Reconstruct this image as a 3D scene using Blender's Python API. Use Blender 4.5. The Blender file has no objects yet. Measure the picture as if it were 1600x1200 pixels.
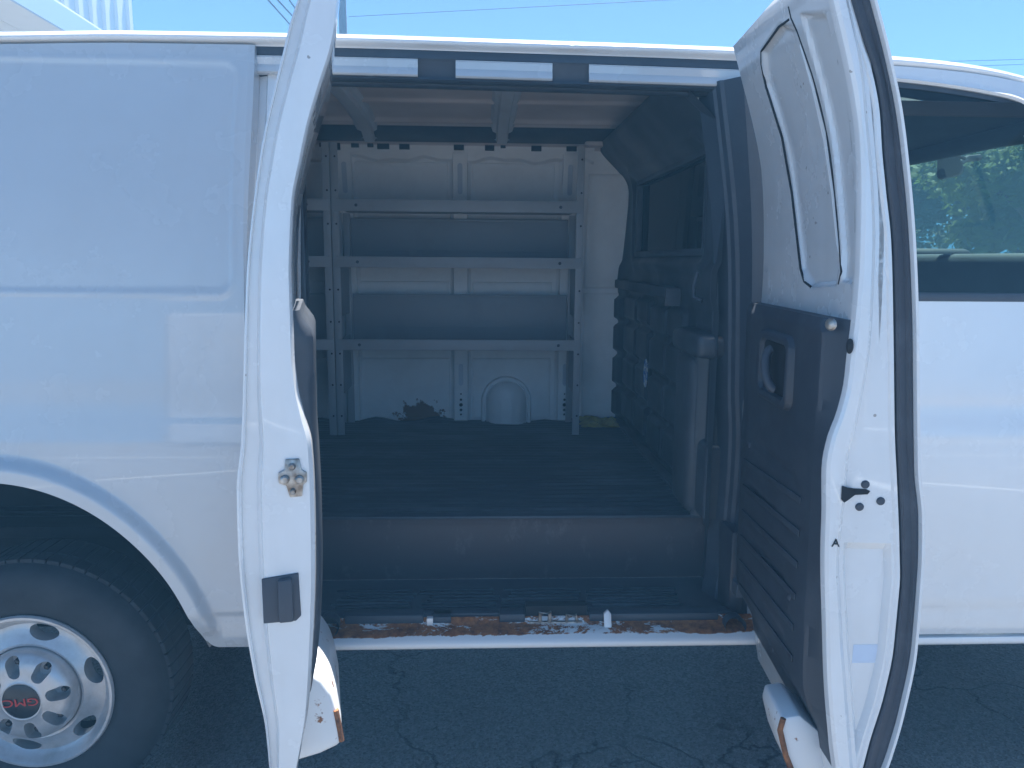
import bpy, bmesh, math, random
import numpy as np
from mathutils import Vector, Matrix, noise
R = math.radians
random.seed(7)
scn = bpy.context.scene
col = scn.collection

# ------------------------------------------------------------------ camera, world, sun, exposure
F = 1201.0
CAM = np.array([0.0, -1.95, 1.555]); YAW, PIT, ROL = R(2.4), R(9.2), R(.46)
fw = np.array([math.sin(YAW)*math.cos(PIT), math.cos(YAW)*math.cos(PIT), -math.sin(PIT)])
r0 = np.array([math.cos(YAW), -math.sin(YAW), 0.0]); u0 = np.cross(r0, fw)
rt = r0*math.cos(ROL) + u0*math.sin(ROL); up = np.cross(rt, fw)
cd = bpy.data.cameras.new('camera'); cam = bpy.data.objects.new('camera', cd); col.objects.link(cam)
cd.sensor_width = 36; cd.lens = 36*F/1600; cd.clip_start = .05; cd.clip_end = 3000
cam.matrix_world = Matrix(((rt[0], up[0], -fw[0], CAM[0]), (rt[1], up[1], -fw[1], CAM[1]), (rt[2], up[2], -fw[2], CAM[2]), (0, 0, 0, 1)))
scn.camera = cam
SUN_EL, SUN_AZ = R(73), R(24)          # azimuth measured from +Y (behind the van) towards +X
w = bpy.data.worlds.new('World'); scn.world = w; w.use_nodes = True
nt = w.node_tree; nt.nodes.clear()
sky = nt.nodes.new('ShaderNodeTexSky'); sky.sky_type = 'NISHITA'; sky.sun_disc = False
sky.sun_elevation = SUN_EL; sky.sun_rotation = SUN_AZ; sky.ozone_density = 5.0; sky.air_density = .7; sky.dust_density = .1
bg = nt.nodes.new('ShaderNodeBackground'); bg.inputs[1].default_value = .055
wo = nt.nodes.new('ShaderNodeOutputWorld'); nt.links.new(sky.outputs[0], bg.inputs[0]); nt.links.new(bg.outputs[0], wo.inputs[0])
sd = bpy.data.lights.new('sun', 'SUN'); sd.energy = 5.0; sd.angle = R(.53); sd.color = (1, .97, .93)
sun = bpy.data.objects.new('sun', sd); col.objects.link(sun)
sdir = Vector((math.sin(SUN_AZ)*math.cos(SUN_EL), math.cos(SUN_AZ)*math.cos(SUN_EL), math.sin(SUN_EL)))
sun.rotation_euler = sdir.to_track_quat('Z', 'Y').to_euler(); sun.location = (6, 14, 30)
vs = scn.view_settings; vs.view_transform = 'Standard'; vs.look = 'None'; vs.gamma = 1; vs.use_curve_mapping = False
HAZE = .017
vs.exposure = 1.97

# ------------------------------------------------------------------ helpers
def ray(x, y): return fw + rt*(x-800)/F - up*(y-600)/F
def P(x, y, X=None, Y=None, Z=None):
    """the point of the place seen at photo position (x, y) that lies on the plane X, Y or Z = const"""
    d = ray(x, y)
    t = (X-CAM[0])/d[0] if X is not None else (Y-CAM[1])/d[1] if Y is not None else (Z-CAM[2])/d[2]
    return CAM + d*t
def sm(a, b, x):
    t = min(1, max(0, (x-a)/(b-a))) if a != b else float(x > a)
    return t*t*(3-2*t)
def lerp_table(tab):
    xs = [a for a, _ in tab]; ys = [b for _, b in tab]
    m = []
    for i in range(len(xs)):
        if i == 0: m.append((ys[1]-ys[0])/(xs[1]-xs[0]))
        elif i == len(xs)-1: m.append((ys[-1]-ys[-2])/(xs[-1]-xs[-2]))
        else:
            a = (ys[i]-ys[i-1])/(xs[i]-xs[i-1]); b = (ys[i+1]-ys[i])/(xs[i+1]-xs[i])
            m.append(0 if a*b <= 0 else 2*a*b/(a+b))
    def f(x):
        if x <= xs[0]: return ys[0]+m[0]*(x-xs[0])
        if x >= xs[-1]: return ys[-1]+m[-1]*(x-xs[-1])
        i = max(k for k in range(len(xs)-1) if xs[k] <= x)
        h = xs[i+1]-xs[i]; t = (x-xs[i])/h
        return (2*t**3-3*t*t+1)*ys[i] + (t**3-2*t*t+t)*h*m[i] + (-2*t**3+3*t*t)*ys[i+1] + (t**3-t*t)*h*m[i+1]
    return f
WL = {}
def tag(o, label=None, cat=None, group=None, kind=None, category=None):
    cat = cat or category
    for k, v in (('label', label), ('category', cat), ('group', group), ('kind', kind)):
        if v: o[k] = v
    return o
def empty(name, loc, label, cat, group=None):
    o = bpy.data.objects.new(name, None); col.objects.link(o); o.location = loc; o.empty_display_size = .2
    WL[o.name] = Vector(loc); return tag(o, label, cat, group)
class MB:
    def __init__(s): s.bm = bmesh.new()
    def box(s, x0, x1, y0, y1, z0, z1, b=0, seg=2, M=None):
        t = bmesh.new(); bmesh.ops.create_cube(t, size=1)
        for v in t.verts: v.co = Vector(((x0+x1)/2+v.co.x*(x1-x0), (y0+y1)/2+v.co.y*(y1-y0), (z0+z1)/2+v.co.z*(z1-z0)))
        if b: bmesh.ops.bevel(t, geom=t.edges[:], offset=b, segments=seg, affect='EDGES', profile=.5)
        return s.join(t, M)
    def join(s, t, M=None):
        vm = {}
        for v in t.verts: vm[v] = s.bm.verts.new(M @ v.co if M else v.co)
        for f in t.faces:
            try: s.bm.faces.new([vm[v] for v in f.verts])
            except ValueError: pass
        t.free(); return s
    def grid(s, rows, closed=False, keep=None):
        g = [[s.bm.verts.new(Vector(p)) for p in r] for r in rows]
        for i in range(len(g)-1):
            n = len(g[0])
            for j in range(n if closed else n-1):
                if keep and not keep(i, j): continue
                k = (j+1) % n
                try: s.bm.faces.new((g[i][j], g[i][k], g[i+1][k], g[i+1][j]))
                except ValueError: pass
        return s
    def poly(s, pts):
        s.bm.faces.new([s.bm.verts.new(Vector(p)) for p in pts]); return s
    def prism(s, pts, vec, b=0, seg=2):
        t = bmesh.new(); v = Vector(vec)
        a = [t.verts.new(Vector(p)) for p in pts]; c = [t.verts.new(Vector(p)+v) for p in pts]; n = len(a)
        t.faces.new(a); t.faces.new(c[::-1])
        for i in range(n): t.faces.new((a[i], c[i], c[(i+1) % n], a[(i+1) % n]))
        bmesh.ops.recalc_face_normals(t, faces=t.faces[:])
        if b: bmesh.ops.bevel(t, geom=t.edges[:], offset=b, segments=seg, affect='EDGES', profile=.5)
        return s.join(t)
    def tube(s, path, r, n=8, cap=True):
        path = [Vector(p) for p in path]; rows = []
        ref = Vector((0, 0, 1))
        for i, p in enumerate(path):
            d = (path[min(i+1, len(path)-1)]-path[max(i-1, 0)]).normalized()
            if abs(d.dot(ref)) > .95: ref = Vector((1, 0, 0)) if abs(d.x) < .9 else Vector((0, 1, 0))
            a = d.cross(ref).normalized(); b = d.cross(a); rr = r(i/(len(path)-1)) if callable(r) else r
            rows.append([p+a*math.cos(2*math.pi*k/n)*rr+b*math.sin(2*math.pi*k/n)*rr for k in range(n)])
        s.grid(rows, True)
        if cap: s.poly(rows[0][::-1]); s.poly(rows[-1])
        return s
    def lathe(s, prof, c, ax, n=48):
        """prof: (radius, offset along ax)"""
        ax = Vector(ax).normalized(); a = ax.orthogonal().normalized(); b = ax.cross(a); c = Vector(c)
        s.grid([[c+ax*h+(a*math.cos(2*math.pi*k/n)+b*math.sin(2*math.pi*k/n))*r for k in range(n)] for r, h in prof], True); return s
    def build(s, name, mat, parent=None, smooth=38, weld=0, **kw):
        bm = s.bm
        if weld: bmesh.ops.remove_doubles(bm, verts=bm.verts[:], dist=weld)
        bmesh.ops.recalc_face_normals(bm, faces=bm.faces[:])
        co = [v.co for v in bm.verts]
        lo = Vector([min(c[k] for c in co) for k in range(3)]); hi = Vector([max(c[k] for c in co) for k in range(3)])
        ctr = (lo+hi)/2
        if parent is None: ctr.z = lo.z
        bmesh.ops.translate(bm, verts=bm.verts[:], vec=-ctr)
        me = bpy.data.meshes.new(name); bm.to_mesh(me); bm.free(); s.bm = None
        me.materials.append(mat)
        if smooth:
            me.shade_smooth(); me.set_sharp_from_angle(angle=R(smooth))
        o = bpy.data.objects.new(name, me); col.objects.link(o)
        WL[o.name] = ctr
        if parent: o.parent = parent; o.location = ctr - WL[parent.name]
        else: o.location = ctr
        return tag(o, **kw)
def boxo(name, mat, parent, x0, x1, y0, y1, z0, z1, b=.003, **kw):
    return MB().box(x0, x1, y0, y1, z0, z1, b).build(name, mat, parent, **kw)
def cut(o, cutters):
    for c in cutters:
        m = o.modifiers.new('cut', 'BOOLEAN'); m.object = c; m.operation = 'DIFFERENCE'; m.solver = 'EXACT'
    dg = bpy.context.evaluated_depsgraph_get(); me = bpy.data.meshes.new_from_object(o.evaluated_get(dg))
    o.modifiers.clear(); o.data = me
    for c in cutters: bpy.data.objects.remove(c)
    me.shade_smooth(); me.set_sharp_from_angle(angle=R(35))

# ------------------------------------------------------------------ materials
class NM:
    def __init__(s, name, base=(.5,.5,.5), rough=.5, **kw):
        s.m = bpy.data.materials.new(name); s.m.use_nodes = True; s.t = s.m.node_tree
        s.b = s.t.nodes['Principled BSDF']; s.set('Base Color', (*base, 1)); s.set('Roughness', rough)
        for k, v in kw.items(): s.set(k.replace('_', ' '), v)
        s.tc = s.t.nodes.new('ShaderNodeTexCoord')
        s.g = s.t.nodes.new('ShaderNodeNewGeometry')
    def set(s, k, v): s.b.inputs[k].default_value = v
    def n(s, typ, **kw):
        x = s.t.nodes.new('ShaderNode'+typ)
        for k, v in kw.items():
            if k in x.inputs: x.inputs[k].default_value = v
            else: setattr(x, k, v)
        return x
    def l(s, a, b): s.t.links.new(a, b)
    def noise(s, scale, detail=4, rough=.5, vec=None, dist=0):
        x = s.n('TexNoise', Scale=scale, Detail=detail, Roughness=rough, Distortion=dist)
        s.l(vec or s.g.outputs['Position'], x.inputs['Vector']); return x.outputs['Fac']
    def ramp(s, fac, a, b, ca=(0,0,0,1), cb=(1,1,1,1)):
        x = s.n('ValToRGB'); e = x.color_ramp.elements; e[0].position = a; e[1].position = b; e[0].color = ca; e[1].color = cb
        s.l(fac, x.inputs[0]); return x.outputs[0]
    def math(s, op, a, b):
        x = s.n('Math', operation=op)
        for i, v in enumerate((a, b)):
            if isinstance(v, (int, float)): x.inputs[i].default_value = v
            else: s.l(v, x.inputs[i])
        return x.outputs[0]
    def mix(s, fac, a, b):
        x = s.n('MixRGB')
        for i, v in ((0, fac), (1, a), (2, b)):
            if isinstance(v, (int, float)): x.inputs[i].default_value = v
            elif isinstance(v, tuple): x.inputs[i].default_value = (*v, 1)[:4]
            else: s.l(v, x.inputs[i])
        return x.outputs[0]
    def bump(s, h, strength=.2, dist=.002):
        x = s.n('Bump', Strength=strength, Distance=dist); s.l(h, x.inputs['Height']); s.l(x.outputs[0], s.b.inputs['Normal']); return s
    def color(s, c): s.l(c, s.b.inputs['Base Color']); return s
    def rough(s, c): s.l(c, s.b.inputs['Roughness']); return s
    def scaled(s, sc):
        x = s.n('Mapping'); x.inputs['Scale'].default_value = sc; s.l(s.g.outputs['Position'], x.inputs[0]); return x.outputs[0]

PAINT = (.76, .76, .76)
def paint_mat(name, dirt=.12, wave=.25, chips=False, PAINT=PAINT):
    a = NM(name, PAINT, .25, Coat_Weight=1.0, Coat_Roughness=.03, Specular_IOR_Level=.6)
    d = a.ramp(a.noise(3.1, 6, .65), .45, .8)
    streak = a.ramp(a.noise(14, 5, .6, a.scaled((1, 1, .18))), .5, .85)
    c = a.mix(a.math('MULTIPLY', d, dirt), PAINT, (.46, .45, .43))
    c = a.mix(a.math('MULTIPLY', streak, dirt*.8), c, (.5, .48, .45))
    if chips:
        v = a.n('TexVoronoi', Scale=26.0); a.l(a.g.outputs['Position'], v.inputs['Vector'])
        sp = a.math('MULTIPLY', a.math('LESS_THAN', v.outputs['Distance'], .085), a.math('GREATER_THAN', a.noise(9, 2), .58))
        c = a.mix(a.math('MULTIPLY', sp, .7), c, (.2, .17, .14))
    a.color(c)
    a.rough(a.ramp(a.noise(5, 5, .6), .3, .8, (.16,)*3+(1,), (.38,)*3+(1,)))
    a.bump(a.noise(2.2, 2, .4), wave, .006)
    return a.m
M = {}
M['paint'] = paint_mat('white_paint', .10, .3)
M['shaded_dirty'] = paint_mat('shaded_dirty_white_paint', .25, .22, False, (.55, .555, .565))  # greyer base paints shade into the quarter panel; also dulls the dirty header flange
M['edge_paint'] = paint_mat('door_edge_paint', .30, .10, True)
a = NM('interior_white_paint', (.70, .70, .69), .45)
rm = None
gp = a.n('VectorMath', operation='DISTANCE'); a.l(a.scaled((1, 1, 1.5)), gp.inputs[0])
rc = P(656, 650, Y=1.76); gp.inputs[1].default_value = (rc[0], rc[1], rc[2]*1.5)
msk = a.math('SUBTRACT', 1.0, a.math('DIVIDE', gp.outputs['Value'], .19))
rm = a.ramp(a.math('ADD', msk, a.math('MULTIPLY', a.math('SUBTRACT', a.noise(22, 5, .7), .5), 1.6)), .42, .5)
dn = a.ramp(a.noise(4.5, 6, .7), .42, .8)
c = a.mix(a.math('MULTIPLY', dn, .35), (.80, .80, .80), (.46, .44, .43))
a.color(a.mix(rm, c, (.17, .075, .04))).bump(a.noise(60, 3), .08, .001); M['inwhite'] = a.m
a = NM('rusted_sill_paint', PAINT, .3)
mp = a.scaled((.55, 1.0, 1.6))
r1 = a.noise(11, 12, .8, mp, .4)
zz = a.n('SeparateXYZ'); a.l(a.g.outputs['Position'], zz.inputs[0])
hgt = a.n('MapRange'); a.l(zz.outputs['Z'], hgt.inputs[0]); hgt.inputs[1].default_value = .522; hgt.inputs[2].default_value = .536; hgt.inputs[3].default_value = -.4; hgt.inputs[4].default_value = .085
rs = a.ramp(a.math('ADD', r1, hgt.outputs[0]), .525, .54)
rc2 = a.ramp(a.noise(45, 6, .7), .3, .75, (.09, .026, .012, 1), (.52, .19, .06, 1))
a.color(a.mix(rs, PAINT, rc2)).rough(a.mix(rs, (.25,)*3, (.85,)*3)).bump(a.math('MULTIPLY', rs, a.noise(120, 4)), .6, .003); M['sill'] = a.m
a = NM('rust_edged_paint', PAINT, .35)
r1 = a.ramp(a.math('ADD', a.noise(16, 8, .7), a.math('MULTIPLY', a.g.outputs['Pointiness'], 0)), .60, .64)
a.color(a.mix(r1, PAINT, a.ramp(a.noise(50, 5), .3, .7, (.12, .04, .02, 1), (.38, .15, .06, 1)))); M['rustedge'] = a.m
a = NM('bare_rust', (.25, .1, .05), .9); a.color(a.ramp(a.noise(40, 7, .7), .3, .7, (.06, .025, .018, 1), (.4, .17, .07, 1))).bump(a.noise(90, 4), .5, .002); M['rust'] = a.m
def plastic(name, base, rough=.45, grain=.25, scuff=.3, sc=(.15, .17, .20)):
    a = NM(name, base, rough)
    d = a.ramp(a.noise(5, 7, .7), .5, .85)
    a.color(a.mix(a.math('MULTIPLY', d, scuff), base, sc)).rough(a.ramp(a.noise(3, 4), .3, .7, (rough-.1,)*3+(1,), (rough+.15,)*3+(1,)))
    a.bump(a.noise(420, 2), grain, .001); return a.m
M['plastic'] = plastic('charcoal_plastic', (.034, .043, .057), .4)
M['trim'] = plastic('door_trim_plastic', (.042, .050, .064), .5)
M['black'] = plastic('black_rubber', (.045, .058, .078), .55, .1)
M['seal'] = plastic('door_seal_rubber', (.055, .062, .078), .6, .1, .5)
a = NM('ribbed_floor_rubber', (.035, .05, .07), .5)
ds = a.ramp(a.noise(7, 8, .72, a.scaled((.35, 1.3, 1))), .5, .8)
a.color(a.mix(a.math('MULTIPLY', ds, .85), (.034, .050, .068), (.17, .20, .23))).bump(a.noise(200, 3), .2, .001); M['mat'] = a.m
a = NM('step_riser_plastic', (.06, .058, .07), .5)
ds = a.ramp(a.noise(11, 8, .75, a.scaled((1, 1, .5))), .55, .8)
a.color(a.mix(a.math('MULTIPLY', ds, .55), (.070, .060, .068), (.24, .23, .25))).bump(a.noise(200, 3), .2, .001); M['riser'] = a.m
M['grey'] = plastic('grey_shelf_paint', (.36, .37, .39), .45, .05, .35, (.2, .2, .2))
M['grey2'] = plastic('grey_shelf_panel', (.30, .315, .34), .5, .05, .35, (.15, .15, .16))
a = NM('ceiling_sheet', (.6, .57, .6), .6); a.color(a.ramp(a.noise(3, 5), .3, .7, (.50, .44, .43, 1), (.68, .61, .60, 1))); M['ceil'] = a.m
M['bow'] = plastic('roof_bow_paint', (.52, .56, .62), .45, .05, .3, (.25, .25, .26))
a = NM('bare_steel', (.45, .43, .4), .4, Metallic=.8); a.color(a.ramp(a.noise(60, 4), .35, .7, (.22, .18, .15, 1), (.55, .53, .5, 1))); M['steel'] = a.m
a = NM('silver_wheel_paint', (.5, .5, .51), .3, Metallic=.4)
a.color(a.mix(a.ramp(a.noise(9, 6, .7), .45, .8), (.50, .50, .51), (.30, .29, .28))); M['rim'] = a.m
a = NM('tyre_rubber', (.02, .024, .03), .8); a.color(a.ramp(a.noise(12, 6), .3, .8, (.016, .019, .024, 1), (.034, .038, .044, 1))).bump(a.noise(150, 3), .3, .002); M['tyre'] = a.m
M['well'] = plastic('wheel_well_liner', (.012, .013, .015), .9, .3, .1)
M['cap'] = NM('wheel_cap_black', (.02, .022, .026), .3).m
M['red'] = NM('red_letters', (.5, .03, .03), .4).m
M['hole'] = NM('flat_black', (.012, .014, .018), .8).m  # flat black paints the dark inside holes, slots and gaps; also ink
M['sticker'] = NM('pale_blue_sticker', (.60, .68, .80), .4).m
a = NM('oval_sticker', (.6, .7, .8), .4); a.color(a.ramp(a.noise(70, 2), .48, .52, (.75, .78, .8, 1), (.06, .2, .5, 1))); M['oval'] = a.m
M['amber'] = NM('amber_plastic', (.55, .12, .05), .4).m
M['redplast'] = NM('dull_red_plastic', (.25, .05, .04), .5).m
a = NM('yellow_cloth', (.4, .33, .06), .9); a.color(a.ramp(a.noise(40, 5), .3, .7, (.28, .23, .06, 1), (.48, .40, .10, 1))); M['yellow'] = a.m
def glass(name, tint, gl=.04, gz=.9):
    m = bpy.data.materials.new(name); m.use_nodes = True; t = m.node_tree; t.nodes.clear()
    tr = t.nodes.new('ShaderNodeBsdfTransparent'); tr.inputs[0].default_value = (*tint, 1)
    gs = t.nodes.new('ShaderNodeBsdfGlossy'); gs.inputs['Roughness'].default_value = .01
    lw = t.nodes.new('ShaderNodeLayerWeight'); lw.inputs[0].default_value = .5
    pw = t.nodes.new('ShaderNodeMath'); pw.operation = 'POWER'; pw.inputs[1].default_value = 5; t.links.new(lw.outputs['Facing'], pw.inputs[0])
    fr = t.nodes.new('ShaderNodeMath'); fr.operation = 'MULTIPLY_ADD'; fr.inputs[1].default_value = gz; fr.inputs[2].default_value = gl; t.links.new(pw.outputs[0], fr.inputs[0])
    mx = t.nodes.new('ShaderNodeMixShader'); o = t.nodes.new('ShaderNodeOutputMaterial')
    t.links.new(fr.outputs[0], mx.inputs[0]); t.links.new(tr.outputs[0], mx.inputs[1]); t.links.new(gs.outputs[0], mx.inputs[2]); t.links.new(mx.outputs[0], o.inputs[0]); return m
M['glass'] = glass('tinted_window_glass', (.42, .56, .52))
M['wglass'] = glass('windscreen_glass', (.75, .86, .82))
M['pglass'] = glass('partition_glass', (.03, .038, .048), .05, .25)
M['cab'] = plastic('cab_lining', (.06, .075, .095), .7)
# asphalt
a = NM('asphalt', (.05, .05, .05), .6)
agg = a.n('TexVoronoi', Scale=130.0); a.l(a.g.outputs['Position'], agg.inputs['Vector'])
big = a.noise(.8, 5, .6)
wv = a.n('VectorMath', operation='ADD'); a.l(a.g.outputs['Position'], wv.inputs[0])
nz = a.n('TexNoise', Scale=3.0, Detail=5.0); a.l(a.g.outputs['Position'], nz.inputs['Vector'])
sc = a.n('VectorMath', operation='SCALE'); a.l(nz.outputs['Color'], sc.inputs[0]); sc.inputs['Scale'].default_value = .45; a.l(sc.outputs[0], wv.inputs[1])
cr = a.n('TexVoronoi', Scale=1.5, feature='DISTANCE_TO_EDGE'); a.l(wv.outputs[0], cr.inputs['Vector'])
crk = a.ramp(cr.outputs['Distance'], .002, .012, (.05, .05, .05, 1))
crm = a.math('MAXIMUM', crk, a.ramp(a.noise(1.1, 2), .42, .5))
c = a.ramp(agg.outputs['Color'], .1, .95, (.037, .037, .037, 1), (.36, .35, .335, 1))
c = a.mix(.5, c, a.ramp(big, .3, .7, (.135, .133, .128, 1), (.21, .206, .20, 1)))
a.color(a.mix(crm, (.016, .017, .02), c))
h = a.math('ADD', a.math('MULTIPLY', agg.outputs['Distance'], 1.0), a.math('MULTIPLY', crm, 1.5))
a.bump(h, .9, .006); M['asphalt'] = a.m
M['line'] = plastic('worn_line_paint', (.75, .75, .72), .7, .3, .5, (.2, .2, .2))

# ------------------------------------------------------------------ ground
g = MB().poly([(-300, -300, 0), (300, -300, 0), (300, 300, 0), (-300, 300, 0)]).build('ground', M['asphalt'], None, smooth=0, kind='structure')
for (xa, ya), (xb, yb) in (((-3.6, -2.8), (-1.2, -6.0)), ((2.0, -4.9), (4.3, -1.65)), ((-9.0, -6.6), (9.0, -6.6)), ((-6.4, -2.8), (-4.0, -6.0)), ((4.9, -4.9), (7.2, -1.65))):
    dv = Vector((xb-xa, yb-ya, 0)).normalized(); nv = Vector((-dv.y, dv.x, 0))*.06
    MB().poly([(xa-nv.x, ya-nv.y, .004), (xb-nv.x, yb-nv.y, .004), (xb+nv.x, yb+nv.y, .004), (xa+nv.x, ya+nv.y, .004)]).build('painted_line', M['line'], None, smooth=0, kind='structure')

# ------------------------------------------------------------------ van body
prof = lerp_table([(.50, .045), (.53, .034), (.57, .028), (.60, .026), (.615, .019), (.70, .015), (.85, .004), (.97, 0), (1.08, .004), (1.12, .010), (1.17, .018), (1.25, .024), (1.40, .035), (1.55, .050), (1.68, .072), (1.85, .115), (2.0, .158), (2.12, .19)])
YG = .175
zg = lerp_table([(-2.8, 2.085)] + [(float(P(x, y, Y=YG)[0]), float(P(x, y, Y=YG)[2])) for x, y in ((0, 48), (200, 46), (500, 51), (800, 60), (1140, 72), (1395, 86), (1500, 96), (1600, 115))] + [(1.75, 1.96)])
VX = -.2
van = empty('cargo_van', (VX, .95, 0), 'white cargo van with both hinged side doors swung open', 'van')
AX, AZ = -1.249, .37            # rear axle
def arch(X, a=.52, b=.62):
    t = (X-AX)/a
    return AZ+b*math.sqrt(max(0, 1-t*t)) if abs(t) < 1 else 0
seamx = lerp_table([(.5, -.615), (1.0, -.612), (1.28, -.603), (1.56, -.597), (1.85, -.592), (2.1, -.588)])
# rear quarter panel: columns follow the wheel arch
RX0, RX1 = P(10, 300, Y=.08)[0], P(362, 300, Y=.08)[0]
RZ0, RZ1 = P(250, 456, Y=.04)[2], P(250, 92, Y=.15)[2]
def quarter_y(X, Z):
    y = prof(Z)
    # pressed blank-window panel with a rounded corner
    rr = .035; qx = abs(X-(RX1-1.0))-(1.0-rr); qz = abs(Z-(RZ0+RZ1)/2)-((RZ1-RZ0)/2-rr)
    d = math.hypot(max(qx, 0), max(qz, 0))+min(max(qx, qz), 0)-rr
    y += .004*sm(.004, -.012, d) - .002*math.exp(-((d-.004)/.006)**2)
    e = math.hypot((X-AX)/.52, (Z-AZ)/.62)-1
    dd = e*.57
    y -= .030*(1-sm(.030, .058, dd))*sm(.52, .60, Z) if dd < .06 else 0
    return y
cols = sorted(set([round(-2.6+.03*i, 4) for i in range(26)] + [round(-1.86+.012*i, 4) for i in range(80)] + [round(-.90+.005*i, 4) for i in range(63)]))
cols = [c for c in cols if c < -.595]
NR = 190
rows = []
for X in cols:
    zb = .50
    za = arch(X)
    if za > zb: zb = za
    else:
        dx = abs(X-AX)-.508
        if dx < .03: zb = .50+.03-math.sqrt(max(0, .03**2-(.03-max(0, dx))**2))
    zt = zg(X)-.03
    rows.append([(X, quarter_y(X, zb+(zt-zb)*j/NR), zb+(zt-zb)*j/NR) for j in range(NR+1)])
# last column: the seam
q = MB().grid(rows)
last = [(seamx(.5+(zg(-.6)-.53)*j/NR), 0, .5+(zg(-.6)-.53)*j/NR) for j in range(NR+1)]
last = [(min(x, -.5905), quarter_y(x, z), z) for x, _, z in last]
q.grid([[(p[0]+.004, p[1]+.004, p[2]) for p in last], [(p[0]+.006, p[1]+.05, p[2]) for p in last]])
q.grid([rows[-1], [(p[0]+.004, p[1]+.004, p[2]) for p in last]])
# arch return flange
fl = []
for k in range(60):
    t = R(12)+R(156)*k/59
    X, Z = AX+.52*math.cos(t), AZ+.62*math.sin(t)
    y = quarter_y(X, Z); fl.append([(X, y, Z), (X, y+.012, Z-.002), (X, y+.05, Z+.004)])
q.grid(fl)
# sill underside of the quarter
q.grid([[(X, quarter_y(X, .5), .5) for X in cols if X > AX+.535], [(X, .12, .49) for X in cols if X > AX+.535]])
q.build('quarter_panel', M['shaded_dirty'], van, smooth=50)
# wheel housing
wl = MB(); rows = []
for k in range(40):
    t = R(13)+R(154)*k/39
    rows.append([(AX+.53*math.cos(t), y, AZ+.63*math.sin(t)) for y in (.045, .12, .46)])
wl.grid(rows); wl.poly([(AX-.6, .46, .36), (AX+.6, .46, .36), (AX+.6, .46, 1.05), (AX-.6, .46, 1.05)])
wl.build('wheel_housing', M['well'], van)
# roof with rolled gutter edge
xs = [-2.6+.06*i for i in range(0, 70)]
sec = [(.024, -.030), (.020, -.024), (.004, -.022), (-.002, -.016), (-.001, -.010), (.004, -.008), (.006, -.0065), (.010, -.004), (.016, 0), (.03, .006), (.07, .016), (.16, .034), (.35, .06), (.81, .085)]
rows = []
for X in xs:
    z0 = zg(X); r = [(X, YG+a, z0+b) for a, b in sec]
    rows.append(r + [(X, 1.97-(YG+a), z0+b) for a, b in sec[::-1]])
MB().grid(rows).build('roof', M['paint'], van, smooth=60)
# far side, rear end and floor pan close the shell
MB().grid([[(X, 1.97-prof(.45+1.6*j/16), .45+1.6*j/16) for j in range(17)] for X in (-2.6, 1.0)]).build('far_side_panel', M['paint'], van)
MB().grid([[(-2.6, prof(.45+1.6*j/16), .45+1.6*j/16), (-2.6, 1.97-prof(.45+1.6*j/16), .45+1.6*j/16)] for j in range(17)]).build('rear_panel', M['paint'], van)
boxo('floor_pan', M['well'], van, -2.58, .92, .36, 1.9, .70, .735)
# ---- door opening: jambs, header, sill
def jamb(name, pts, mat, z0=.53, z1=2.07):
    rows = []
    for j in range(40):
        z = z0+(z1-z0)*j/39
        rows.append([(x, prof(z)+dy, z) for x, dy in pts])
    return MB().grid(rows).build(name, mat, van, smooth=30)
jamb('door_jamb', [(-.600, .045), (-.585, .052), (-.565, .048), (-.56, .04), (-.53, .045), (-.525, .06), (-.522, .12), (-.505, .13), (-.50, .19)], M['edge_paint'])
jamb('door_jamb', [(.86, .004), (.85, .05), (.83, .052), (.79, .048), (.775, .05), (.768, .08), (.765, .14), (.755, .16), (.75, .21)], M['edge_paint'])
def along(name, x0, x1, sec, mat, smooth=40, n=30, parent=van, yo=0):
    rows = []
    for i in range(n+1):
        X = x0+(x1-x0)*i/n; z = zg(X); rows.append([(X, a, z+b) for a, b in sec])
    return MB().grid(rows).build(name, mat, parent, smooth=smooth)
hx0, hx1 = -.595, .86
along('header_weatherstrip', hx0, hx1, [(.205, -.022), (.200, -.028), (.200, -.050), (.206, -.056), (.212, -.10), (.225, -.105)], M['black'])
nx = [P(653, 95, Y=.2)[0], P(712, 95, Y=.2)[0], P(863, 98, Y=.2)[0], P(920, 98, Y=.2)[0]]
for x0, x1 in ((hx0, nx[0]), (nx[1], nx[2]), (nx[3], hx1)):
    along('header_flange', x0, x1, [(.21, -.051), (.196, -.053), (.193, -.058), (.195, -.075), (.190, -.083), (.188, -.094), (.192, -.098), (.21, -.099)], M['shaded_dirty'], 30, 14)
hs = [(.19+.012-.012*math.cos(t), -.098-.012*math.sin(t)) for t in [R(a) for a in range(-30, 60, 15)]]
along('header_seal', -.51, .78, [(.198, -.0985), (.196, -.104), (.202, -.109), (.214, -.111), (.222, -.110), (.226, -.115), (.234, -.118), (.25, -.117), (.28, -.085)], M['plastic'])
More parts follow.
